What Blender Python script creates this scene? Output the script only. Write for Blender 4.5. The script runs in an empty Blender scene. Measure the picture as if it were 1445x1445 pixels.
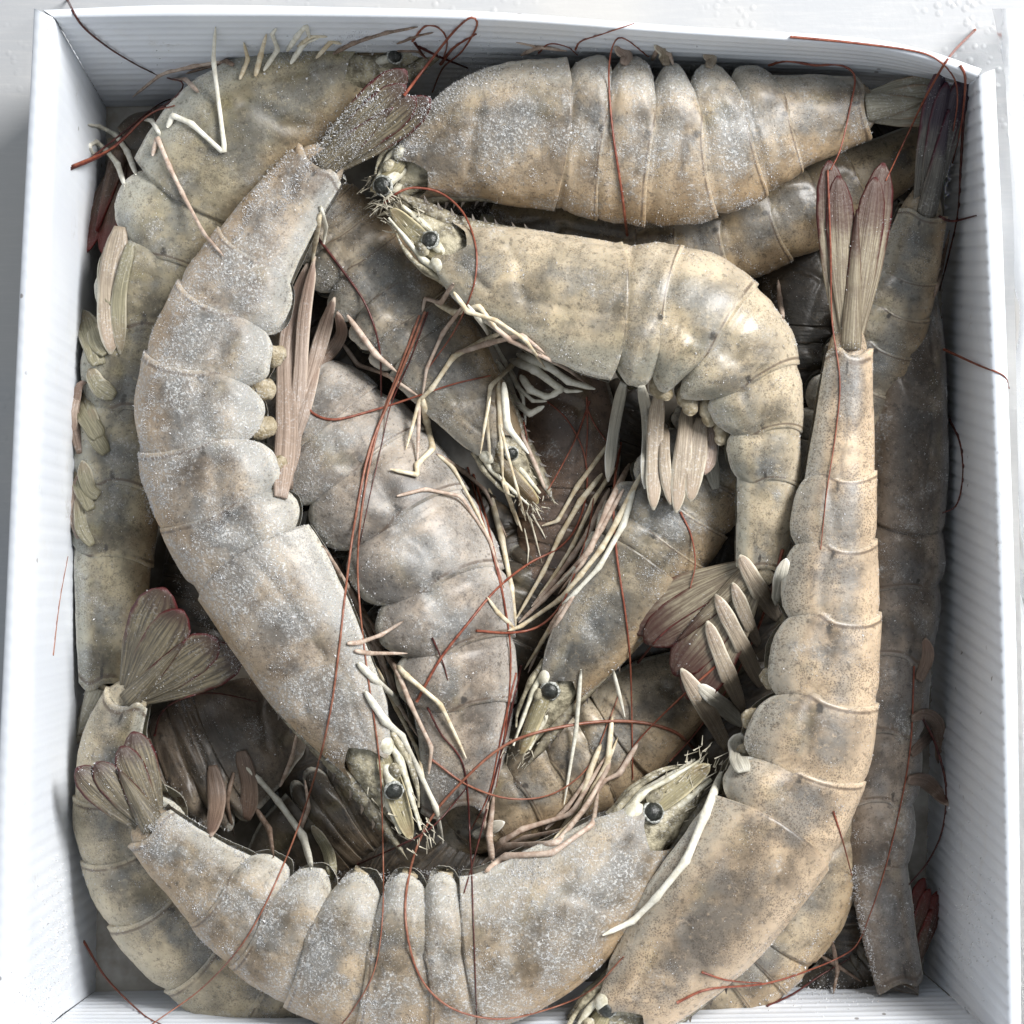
import bpy, math, random
import numpy as np
from mathutils import Vector, Matrix
from mathutils.bvhtree import BVHTree

# ------------------------------------------------------------------ camera, light, exposure
sc = bpy.context.scene
HC = 0.75                                   # camera height above the box floor, metres
K = 0.1445 / 0.72 / 722.5                   # tangent of the view angle for one photo pixel
cam_d = bpy.data.cameras.new("camera")
cam = bpy.data.objects.new("camera", cam_d)
sc.collection.objects.link(cam)
cam.location = (0, 0, HC)
cam_d.sensor_width = 36
cam_d.lens = 18 / (K * 722.5)
cam_d.clip_start = 0.01
cam_d.clip_end = 50
sc.camera = cam

world = bpy.data.worlds.new("World")
sc.world = world
world.use_nodes = True
world.node_tree.nodes["Background"].inputs[0].default_value = (0.90, 0.95, 1.0, 1)
world.node_tree.nodes["Background"].inputs[1].default_value = 0.54


def area(name, loc, target, size, energy, col):
    d = bpy.data.lights.new(name, 'AREA')
    d.shape = 'RECTANGLE'
    d.size, d.size_y = size
    d.energy = energy
    d.color = col
    o = bpy.data.objects.new(name, d)
    sc.collection.objects.link(o)
    o.location = loc
    o.rotation_euler = (Vector(target) - Vector(loc)).to_track_quat('-Z', 'Y').to_euler()
    return o


area("window_light", (0.80, 0.62, 1.05), (0, 0, 0.03), (0.60, 0.50), 40, (1.0, 0.98, 0.955))
sc.view_settings.view_transform = 'Standard'
sc.view_settings.look = 'None'
sc.view_settings.gamma = 1
sc.view_settings.exposure = 0.0
sc.view_settings.use_curve_mapping = False

rng = np.random.default_rng(7)
random.seed(7)
RIM = 0.075                                 # height of the box walls


def at(px, py, z):
    """photo pixel on the horizontal plane at height z (metres)"""
    m = K * (HC - z)
    return np.array([(px - 722.5) * m, -(py - 722.5) * m, z])


# ------------------------------------------------------------------ materials
def nodes_of(name):
    m = bpy.data.materials.new(name)
    m.use_nodes = True
    nt = m.node_tree
    return m, nt, nt.nodes["Principled BSDF"]


class G:
    """tiny helper around a node tree"""
    def __init__(self, nt):
        self.nt = nt
        self.tc = nt.nodes.new("ShaderNodeTexCoord").outputs["Object"]

    def noise(self, scale, detail=3, rough=0.55, out=0, vec=None, dist=0.0):
        n = self.nt.nodes.new("ShaderNodeTexNoise")
        n.inputs["Scale"].default_value = scale
        n.inputs["Detail"].default_value = detail
        n.inputs["Roughness"].default_value = rough
        n.inputs["Distortion"].default_value = dist
        self.nt.links.new(vec or self.tc, n.inputs["Vector"])
        return n.outputs[out]

    def voronoi(self, scale, out="Distance", rnd=1.0):
        n = self.nt.nodes.new("ShaderNodeTexVoronoi")
        n.inputs["Scale"].default_value = scale
        n.inputs["Randomness"].default_value = rnd
        self.nt.links.new(self.tc, n.inputs["Vector"])
        return n.outputs[out]

    def stretch(self, sx, sy, sz):
        n = self.nt.nodes.new("ShaderNodeMapping")
        n.inputs["Scale"].default_value = (sx, sy, sz)
        self.nt.links.new(self.tc, n.inputs["Vector"])
        return n.outputs[0]

    def ramp(self, v, a, b, lo=0.0, hi=1.0):
        n = self.nt.nodes.new("ShaderNodeMapRange")
        n.interpolation_type = 'SMOOTHSTEP'
        for i, x in ((1, a), (2, b), (3, lo), (4, hi)):
            n.inputs[i].default_value = x
        self.nt.links.new(v, n.inputs[0])
        return n.outputs[0]

    def math(self, op, a, b=None):
        n = self.nt.nodes.new("ShaderNodeMath")
        n.operation = op
        for i, x in enumerate((a, b)):
            if x is None:
                continue
            if isinstance(x, (int, float)):
                n.inputs[i].default_value = x
            else:
                self.nt.links.new(x, n.inputs[i])
        return n.outputs[0]

    def mix(self, f, a, b, blend='MIX'):
        n = self.nt.nodes.new("ShaderNodeMix")
        n.data_type = 'RGBA'
        n.blend_type = blend
        if isinstance(f, (int, float)):
            n.inputs[0].default_value = f
        else:
            self.nt.links.new(f, n.inputs[0])
        for i, x in ((6, a), (7, b)):
            if isinstance(x, (tuple, list)):
                n.inputs[i].default_value = (*x[:3], 1)
            else:
                self.nt.links.new(x, n.inputs[i])
        return n.outputs[2]

    def attr(self, name):
        n = self.nt.nodes.new("ShaderNodeAttribute")
        n.attribute_name = name
        return n.outputs["Fac"]

    def bump(self, h, strength, dist, normal=None):
        n = self.nt.nodes.new("ShaderNodeBump")
        n.inputs["Strength"].default_value = strength
        n.inputs["Distance"].default_value = dist
        self.nt.links.new(h, n.inputs["Height"])
        if normal is not None:
            self.nt.links.new(normal, n.inputs["Normal"])
        return n.outputs[0]

    def link(self, a, b):
        self.nt.links.new(a, b)


def shell_material(key, pale, mid, dark, edge, frost=0.5, rough=0.42, stipple=0.4, band=0.7, yellow=0.13, back=((0.43, 0.305, 0.18), .68), blue=((0.145, 0.158, 0.163), .58), bump=0.5):
    pale, mid, dark = [tuple(c * k * t for c, t in zip(x, (1.03, 0.98, 0.925))) for x, k in ((pale, 0.95), (mid, 0.66), (dark, 0.40))]
    m, nt, p = nodes_of("shell_" + key)
    g = G(nt)
    q, su, sg = g.attr("q"), g.attr("su"), g.attr("sg")
    cv = nt.nodes.new("ShaderNodeCombineXYZ")
    g.link(g.math('MULTIPLY', sg, 2.6), cv.inputs[0])
    g.link(g.math('MULTIPLY', q, 3.4), cv.inputs[1])
    strk = g.noise(1.0, 5, 0.62, vec=cv.outputs[0], dist=0.6)       # pigment running down each ring
    big = g.noise(70, 4, 0.6, dist=0.4)
    col = g.mix(g.ramp(big, 0.36, 0.62), mid, pale)
    col = g.mix(g.math('MULTIPLY', g.ramp(strk, 0.50, 0.72), 0.62), col, dark)
    col = g.mix(g.math('MULTIPLY', g.ramp(strk, 0.44, 0.30), 0.55), col, pale)
    cloud = g.noise(42, 3, 0.55)
    col = g.mix(g.math('MULTIPLY', g.ramp(cloud, 0.54, 0.72), 0.32), col, dark)
    # pigment band across the rear half of each ring, pale zone in front of it
    bandf = g.math('MULTIPLY', g.ramp(su, 0.38, 0.70), g.ramp(su, 0.97, 0.84))
    bandf = g.math('MULTIPLY', g.math('MULTIPLY', bandf, g.ramp(g.noise(110, 3), 0.36, 0.60)), band)
    col = g.mix(bandf, col, dark)
    # clearer side plates with a pale rim, a yellowish patch above them
    col = g.mix(g.math('MULTIPLY', g.ramp(q, 0.68, 0.88), 0.55), col, edge)
    col = g.mix(g.math('MULTIPLY', g.ramp(q, 0.945, 0.985), 0.7), col, (0.60, 0.58, 0.51))
    yl = g.math('MULTIPLY', g.math('MULTIPLY', g.ramp(q, 0.48, 0.64), g.ramp(q, 0.82, 0.66)), g.ramp(g.noise(90, 2), 0.48, 0.66))
    col = g.mix(g.math('MULTIPLY', yl, yellow), col, (0.42, 0.37, 0.17))
    bl = g.math('MULTIPLY', g.math('MULTIPLY', g.ramp(q, 0.22, 0.42), g.ramp(q, 0.78, 0.60)), g.ramp(g.noise(60, 3, 0.6), 0.40, 0.60))
    col = g.mix(g.math('MULTIPLY', bl, blue[1]), col, blue[0])
    if back is not None:
        bq = g.math('ADD', q, g.math('MULTIPLY', g.math('SUBTRACT', g.noise(120, 3), 0.5), 0.25))
        col = g.mix(g.math('MULTIPLY', g.ramp(bq, 0.42, 0.12), back[1]), col, back[0])
    car = g.attr("car")
    cq = g.math('MULTIPLY', g.math('MULTIPLY', g.ramp(q, 0.16, 0.36), g.ramp(q, 0.74, 0.52)), g.ramp(g.noise(55, 4, 0.62, dist=0.6), 0.36, 0.58))
    col = g.mix(g.math('MULTIPLY', g.math('MULTIPLY', cq, car), 0.5), col, dark)
    # fine pepper and pigment dots
    pep = g.ramp(g.noise(620, 4, 0.8), 0.52, 0.66)
    col = g.mix(g.math('MULTIPLY', pep, 0.62), col, dark)
    lit = g.ramp(g.noise(520, 4, 0.8), 0.54, 0.68)
    col = g.mix(g.math('MULTIPLY', lit, 0.40), col, pale)
    dots = g.ramp(g.voronoi(1750), 0.52, 0.24)
    col = g.mix(g.math('MULTIPLY', g.math('MULTIPLY', dots, g.ramp(g.noise(100, 2), 0.36, 0.58)), stipple), col, (0.07, 0.05, 0.037))
    # thin brown seam line, pale hind margin, dark hinge spot on the flank
    seam = g.math('MULTIPLY', g.ramp(su, 0.915, 0.94), g.ramp(su, 0.965, 0.95))
    col = g.mix(g.math('MULTIPLY', g.math('MULTIPLY', seam, g.ramp(g.noise(150, 3), 0.30, 0.50)), 0.75), col, (0.085, 0.058, 0.04))
    col = g.mix(g.math('MULTIPLY', g.ramp(su, 0.97, 0.99), 0.12), col, (0.52, 0.48, 0.40))
    dx = g.math('MULTIPLY', g.math('SUBTRACT', su, 0.90), 11)
    dy = g.math('MULTIPLY', g.math('SUBTRACT', q, 0.53), 20)
    rr = g.math('ADD', g.math('MULTIPLY', dx, dx), g.math('MULTIPLY', dy, dy))
    rr = g.math('ADD', rr, g.math('MULTIPLY', g.noise(700, 2), 1.5))
    col = g.mix(g.math('MULTIPLY', g.ramp(rr, 1.35, 0.75), 0.85), col, (0.03, 0.026, 0.022))
    # rime: white grains, denser in patches
    patch = g.ramp(g.noise(64, 5, 0.7), 0.64 - 0.26 * frost, 0.74 - 0.20 * frost)
    grain = g.ramp(g.noise(1300, 2, 0.7), 0.50, 0.64)
    grain2 = g.ramp(g.noise(620, 3, 0.8), 0.48, 0.70)
    fr = g.math('MULTIPLY', patch, g.math('MAXIMUM', grain, g.math('MULTIPLY', grain2, 0.6)))
    col = g.mix(g.math('MULTIPLY', patch, 0.20 * frost), col, (0.46, 0.455, 0.44))
    col = g.mix(g.math('MULTIPLY', fr, min(0.8, 0.25 + 0.5 * frost)), col, (0.62, 0.625, 0.62))
    g.link(col, p.inputs["Base Color"])
    g.link(g.ramp(fr, 0.0, 0.6, rough + 0.06, 0.75), p.inputs["Roughness"])
    p.inputs["Specular IOR Level"].default_value = 0.42
    p.inputs["Coat Weight"].default_value = 0.32 * (1 - 0.7 * frost)
    p.inputs["Coat Roughness"].default_value = 0.28
    p.inputs["Subsurface Weight"].default_value = 0.42
    p.inputs["Subsurface Radius"].default_value = (0.0038, 0.0029, 0.0020)
    p.inputs["Subsurface Scale"].default_value = 0.8
    hgt = g.math('ADD', g.math('MULTIPLY', g.noise(300, 4, 0.6), 0.8), g.math('MULTIPLY', fr, 0.6))
    hgt = g.math('ADD', hgt, g.math('MULTIPLY', strk, 0.7))
    g.link(g.bump(hgt, bump, 0.0008), p.inputs["Normal"])
    return m


def simple(key, a, b, rough=0.5, scale=300, bump=0.3, spec=0.4, frost=0.0, stretch=None, dist=0.0004):
    m, nt, p = nodes_of(key)
    g = G(nt)
    n = g.noise(scale, 4, 0.6)
    col = g.mix(g.ramp(n, 0.35, 0.65), a, b)
    if frost:
        f = g.math('MULTIPLY', g.ramp(g.noise(1300, 2, 0.7), 0.52, 0.68), g.ramp(g.noise(80, 3), 0.4, 0.6))
        col = g.mix(g.math('MULTIPLY', f, frost), col, (0.74, 0.75, 0.75))
    g.link(col, p.inputs["Base Color"])
    p.inputs["Roughness"].default_value = rough
    p.inputs["Specular IOR Level"].default_value = spec
    if bump:
        g.link(g.bump(g.noise(scale * 2.2, 3, 0.7), bump, dist), p.inputs["Normal"])
    return m


def blade_material(key, base, streak, edge, tip, frost=0.2, tipstart=0.55, edgew=0.72):
    """flat tail or swimmeret blade: lengthwise streaks, coloured rim (attribute ed) and tip (attribute su)"""
    m, nt, p = nodes_of(key)
    g = G(nt)
    ed, su, sv = g.attr("ed"), g.attr("su"), g.attr("sv")
    cv = nt.nodes.new("ShaderNodeCombineXYZ")
    g.link(g.math('MULTIPLY', sv, 5.0), cv.inputs[0])
    g.link(g.math('MULTIPLY', su, 1.3), cv.inputs[1])
    st = g.noise(1.6, 4, 0.65, vec=cv.outputs[0])
    col = g.mix(g.ramp(st, 0.38, 0.62), base, streak)
    col = g.mix(g.math('MULTIPLY', g.ramp(g.noise(220, 3), 0.5, 0.7), 0.5), col, streak)
    w = g.math('ADD', ed, g.math('MULTIPLY', g.math('SUBTRACT', g.noise(260, 3), 0.5), 0.35))
    tipm = g.math('MULTIPLY', g.ramp(g.math('ADD', su, g.math('MULTIPLY', g.math('SUBTRACT', g.noise(200, 3), 0.5), 0.3)), tipstart, min(1.0, tipstart + 0.34)), 0.84)
    col = g.mix(tipm, col, tip)
    col = g.mix(g.math('MULTIPLY', g.ramp(w, edgew, 0.97), g.ramp(su, 0.30, 0.6)), col, edge)
    if frost:
        f = g.math('MULTIPLY', g.ramp(g.noise(1400, 2, 0.7), 0.52, 0.68), g.ramp(g.noise(90, 3), 0.4, 0.62))
        col = g.mix(g.math('MULTIPLY', f, frost), col, (0.72, 0.73, 0.74))
    g.link(col, p.inputs["Base Color"])
    p.inputs["Roughness"].default_value = 0.42
    p.inputs["Specular IOR Level"].default_value = 0.5
    g.link(g.bump(st, 0.5, 0.0006, g.bump(g.noise(900, 3), 0.35, 0.0003)), p.inputs["Normal"])
    return m


M = {}
M['flesh'] = simple("flesh", (0.36, 0.33, 0.22), (0.52, 0.50, 0.42), 0.4, 240, 0.4, frost=0.35)
M['stub'] = simple("swimmeret_base_shell", (0.25, 0.20, 0.12), (0.46, 0.40, 0.29), 0.45, 420, 0.7, frost=0.55, dist=0.0008)
M['flesh_dark'] = simple("flesh_dark", (0.06, 0.045, 0.03), (0.14, 0.11, 0.075), 0.4, 240, 0.4, frost=0.15)  # on the gap fillers this dark flesh carries painted shade
M['head'] = simple("head_tissue", (0.12, 0.105, 0.07), (0.42, 0.38, 0.27), 0.4, 330, 0.7, frost=0.5, dist=0.0008)
M['rostrum'] = simple("rostrum_shell", (0.10, 0.085, 0.06), (0.27, 0.24, 0.17), 0.4, 500, 0.4, frost=0.55)
M['tooth'] = simple("rostrum_tooth", (0.035, 0.028, 0.024), (0.11, 0.09, 0.07), 0.4, 700, 0.3)
M['eye'] = simple("eye_black", (0.008, 0.009, 0.008), (0.030, 0.033, 0.028), 0.30, 1500, 0.30, spec=0.5, frost=0.12)
M['eye_rim'] = simple("eye_rime", (0.16, 0.165, 0.14), (0.62, 0.63, 0.60), 0.6, 1600, 0.8)
M['stalk'] = simple("eye_stalk_shell", (0.45, 0.42, 0.31), (0.68, 0.66, 0.56), 0.4, 500, 0.4, frost=0.3)
M['leg'] = simple("leg_cream", (0.52, 0.42, 0.27), (0.72, 0.65, 0.50), 0.42, 420, 0.5, frost=0.25)
M['leg_pink'] = simple("leg_pink", (0.36, 0.26, 0.20), (0.54, 0.44, 0.36), 0.45, 420, 0.5, frost=0.3)
M['leg_white'] = simple("leg_white", (0.60, 0.57, 0.47), (0.78, 0.76, 0.67), 0.42, 420, 0.5, frost=0.35)
M['leg_brown'] = simple("leg_brown", (0.15, 0.10, 0.07), (0.28, 0.20, 0.15), 0.42, 420, 0.5, frost=0.2)
M['antenna'] = simple("antenna_red", (0.15, 0.036, 0.022), (0.26, 0.085, 0.05), 0.38, 500, 0.2)
M['antenna_dark'] = simple("antenna_dark", (0.045, 0.012, 0.012), (0.11, 0.030, 0.024), 0.35, 500, 0.2)
M['antenna_orange'] = simple("antenna_orange", (0.19, 0.066, 0.040), (0.29, 0.125, 0.08), 0.38, 500, 0.2)
M['hair'] = simple("bristle", (0.40, 0.36, 0.27), (0.62, 0.58, 0.48), 0.5, 500, 0)
M['scale'] = blade_material("antennal_scale", (0.33, 0.29, 0.17), (0.19, 0.165, 0.10), (0.55, 0.48, 0.30), (0.22, 0.16, 0.08), 0.5, 0.7)
M['scale_brown'] = blade_material("antennal_scale_brown", (0.16, 0.12, 0.06), (0.09, 0.065, 0.035), (0.40, 0.33, 0.18), (0.14, 0.085, 0.035), 0.25, 0.6)
M['fan'] = blade_material("tail_olive", (0.18, 0.15, 0.095), (0.06, 0.05, 0.035), (0.060, 0.005, 0.006), (0.032, 0.010, 0.008), 0.15, 0.70, 0.80)
M['fan_pale'] = blade_material("tail_pale", (0.31, 0.27, 0.19), (0.13, 0.10, 0.07), (0.060, 0.007, 0.007), (0.042, 0.011, 0.009), 0.06, 0.50, 0.80)
M['fan_purple'] = blade_material("tail_purple", (0.19, 0.18, 0.155), (0.07, 0.066, 0.06), (0.06, 0.008, 0.02), (0.022, 0.010, 0.028), 0.25, 0.42, 0.75)
M['fan_brown'] = blade_material("tail_brown", (0.10, 0.06, 0.035), (0.055, 0.03, 0.02), (0.14, 0.02, 0.015), (0.11, 0.018, 0.015), 0.1, 0.55, 0.7)
M['fan_grey'] = blade_material("tail_grey", (0.36, 0.34, 0.27), (0.22, 0.20, 0.15), (0.30, 0.22, 0.15), (0.26, 0.22, 0.16), 0.45, 0.8)
M['swim'] = blade_material("swimmeret_straw", (0.42, 0.35, 0.26), (0.22, 0.175, 0.13), (0.62, 0.57, 0.46), (0.36, 0.28, 0.21), 0.3, 0.6)
M['swim_pink'] = blade_material("swimmeret_pink", (0.40, 0.31, 0.25), (0.22, 0.165, 0.13), (0.52, 0.43, 0.35), (0.34, 0.24, 0.19), 0.25, 0.6)
M['swim_brown'] = blade_material("swimmeret_brown", (0.24, 0.17, 0.13), (0.13, 0.09, 0.065), (0.32, 0.24, 0.19), (0.20, 0.13, 0.10), 0.15, 0.6)
M['swim_white'] = blade_material("swimmeret_white", (0.48, 0.46, 0.39), (0.30, 0.28, 0.23), (0.78, 0.77, 0.71), (0.60, 0.56, 0.47), 0.35, 0.6)
M['swim_olive'] = blade_material("swimmeret_olive", (0.30, 0.275, 0.18), (0.15, 0.135, 0.085), (0.52, 0.48, 0.37), (0.27, 0.22, 0.15), 0.3, 0.6)
fm, fnt, fp = nodes_of("frost_crystals")
fp.inputs["Base Color"].default_value = (0.56, 0.565, 0.575, 1)
fp.inputs["Roughness"].default_value = 0.35
fp.inputs["Specular IOR Level"].default_value = 0.5
M['frost'] = fm


# ------------------------------------------------------------------ mesh helpers
def put(name, verts, faces, mat, parent=None, attrs=None, smooth=True):
    me = bpy.data.meshes.new(name)
    verts = np.asarray(verts, dtype=float)
    me.from_pydata((verts).tolist(), [], faces if isinstance(faces, list) else faces.tolist())
    if smooth:
        me.polygons.foreach_set("use_smooth", np.ones(len(me.polygons), dtype=bool))
    for k, v in (attrs or {}).items():
        a = me.attributes.new(k, 'FLOAT', 'POINT')
        a.data.foreach_set("value", np.asarray(v, dtype=np.float32))
    me.materials.append(M[mat] if isinstance(mat, str) else mat)
    o = bpy.data.objects.new(name, me)
    sc.collection.objects.link(o)
    if parent is not None:
        o.parent = parent
        o.matrix_parent_inverse = Matrix.Translation(-parent.location)   # vertices are in world metres
    return o


def grid_faces(nu, nv, closed=False, flip=False, base=0):
    f = []
    for i in range(nu - 1):
        for j in range(nv if closed else nv - 1):
            j2 = (j + 1) % nv
            q = (base + i * nv + j, base + i * nv + j2, base + (i + 1) * nv + j2, base + (i + 1) * nv + j)
            f.append(q[::-1] if flip else q)
    return f


def tag(o, label, cat, group=None, kind=None):
    o["label"] = label
    o["category"] = cat
    if group:
        o["group"] = group
    if kind:
        o["kind"] = kind


def empty(name, loc):
    o = bpy.data.objects.new(name, None)
    o.empty_display_size = 0.01
    sc.collection.objects.link(o)
    o.location = loc
    return o


def catmull(P, n):
    """arc-length even samples of a Catmull-Rom curve through the rows of P"""
    P = np.asarray(P, dtype=float)
    if len(P) == 2:
        t = np.linspace(0, 1, n)[:, None]
        return P[0] * (1 - t) + P[1] * t
    Q = np.vstack([2 * P[0] - P[1], P, 2 * P[-1] - P[-2]])
    out = []
    for i in range(1, len(Q) - 2):
        t = np.linspace(0, 1, 24, endpoint=False)[:, None]
        a, b, c, d = Q[i - 1], Q[i], Q[i + 1], Q[i + 2]
        out.append(0.5 * (2 * b + (c - a) * t + (2 * a - 5 * b + 4 * c - d) * t ** 2 + (3 * b - a - 3 * c + d) * t ** 3))
    out.append(P[-1:])
    C = np.vstack(out)
    L = np.concatenate([[0], np.cumsum(np.linalg.norm(np.diff(C[:, :2], axis=0), axis=1) + 1e-9)])
    s = np.linspace(0, L[-1], n)
    return np.stack([np.interp(s, L, C[:, k]) for k in range(C.shape[1])], axis=1)


def unit(v):
    return v / (np.linalg.norm(v, axis=-1, keepdims=True) + 1e-12)


def tube_arrays(P, R, ns=8, flat=1.0, up=None):
    P = np.asarray(P)
    n = len(P)
    T = unit(np.gradient(P, axis=0))
    ref = np.array([0, 0, 1.0]) if up is None else np.asarray(up, float)
    A = np.cross(T, ref)
    bad = np.linalg.norm(A, axis=1) < 1e-3
    A[bad] = np.cross(T[bad], np.array([1.0, 0.2, 0]))
    A = unit(A)
    B = np.cross(A, T)
    an = np.linspace(0, 2 * math.pi, ns, endpoint=False)
    R = np.broadcast_to(np.asarray(R, float), (n,))
    V = P[:, None, :] + R[:, None, None] * (np.cos(an)[None, :, None] * A[:, None, :] + flat * np.sin(an)[None, :, None] * B[:, None, :])
    V = V.reshape(-1, 3)
    F = grid_faces(n, ns, closed=True)
    F.append(tuple(range(ns)))
    F.append(tuple(range((n - 1) * ns, n * ns))[::-1])
    return V, F


def wob(a, b, seed):
    """smooth pseudo noise of two arrays"""
    r = np.random.default_rng(seed)
    v = 0
    for _ in range(5):
        fa, fb, ph = r.uniform(1.0, 5.0), r.uniform(1.0, 5.0), r.uniform(0, 6.28)
        v = v + np.sin(a * fa * 2.2 + b * fb * 2.2 + ph)
    return v / 5


# ------------------------------------------------------------------ the shrimp
COLLIDE_V, COLLIDE_F = [], []               # every solid surface so far, for laying limbs on top
_cn = 0


def collide(V, F):
    global _cn
    COLLIDE_V.append(np.asarray(V))
    COLLIDE_F.extend([tuple(i + _cn for i in f) for f in F])
    _cn += len(V)


class Body:
    pass


def rotv(v, axis, ang):
    axis = unit(axis)
    return v * math.cos(ang) + np.cross(axis, v) * math.sin(ang) + axis * np.dot(axis, v) * (1 - math.cos(ang))


def blade(base, axis, wdir, length, width, camber=0.12, thick=0.0007, nu=18, nv=9, bend=0.0, shape='fan'):
    """leaf-like solid plate; returns verts, faces, attrs"""
    axis, wdir = unit(axis), unit(wdir)
    nrm = unit(np.cross(axis, wdir))
    u = np.linspace(0, 1, nu)
    if shape == 'fan':
        w = np.interp(u, [0, .12, .4, .7, .86, .95, 1], [.32, .5, .86, 1.0, .84, .5, .10])
    elif shape == 'telson':
        w = np.interp(u, [0, .2, .6, .9, 1], [1.0, .95, .62, .25, .04])
    elif shape == 'scale':
        w = np.interp(u, [0, .15, .5, .8, .93, 1], [.55, .9, 1.0, .8, .55, .12])
    else:
        w = np.interp(u, [0, .1, .35, .7, .9, 1], [.55, .75, 1.0, .85, .5, .08])
    v = np.linspace(-1, 1, nv)
    U, Vv = np.meshgrid(u, v, indexing='ij')
    W = w[:, None] * width
    rib = np.exp(-(Vv / 0.16) ** 2) * 0.10 - 0.05 * np.cos(Vv * 11)
    h = (camber * (1 - Vv ** 2) + rib * 0.8) * W + bend * length * U ** 2
    Pm = base + axis * (U * length)[..., None] + wdir * (Vv * W)[..., None] + nrm * h[..., None]
    t = thick * (1 - 0.75 * np.abs(Vv) ** 2)
    top = Pm + nrm * t[..., None]
    bot = Pm - nrm * t[..., None]
    V = np.vstack([top.reshape(-1, 3), bot.reshape(-1, 3)])
    n0 = nu * nv
    F = grid_faces(nu, nv) + grid_faces(nu, nv, flip=True, base=n0)
    ring = [i * nv for i in range(nu)] + [(nu - 1) * nv + j for j in range(1, nv)] + [i * nv + nv - 1 for i in range(nu - 2, -1, -1)] + [j for j in range(nv - 2, 0, -1)]
    for a, b in zip(ring, ring[1:] + ring[:1]):
        F.append((a, b, b + n0, a + n0))
    ed = np.maximum(np.abs(Vv), np.clip((U - .80) / .2, 0, 1))
    at_ = {'ed': np.tile(ed.ravel(), 2), 'su': np.tile(U.ravel(), 2), 'sv': np.tile(Vv.ravel(), 2)}
    return V, F, at_


SHELLS = {}
SHRIMPS = {}


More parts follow.
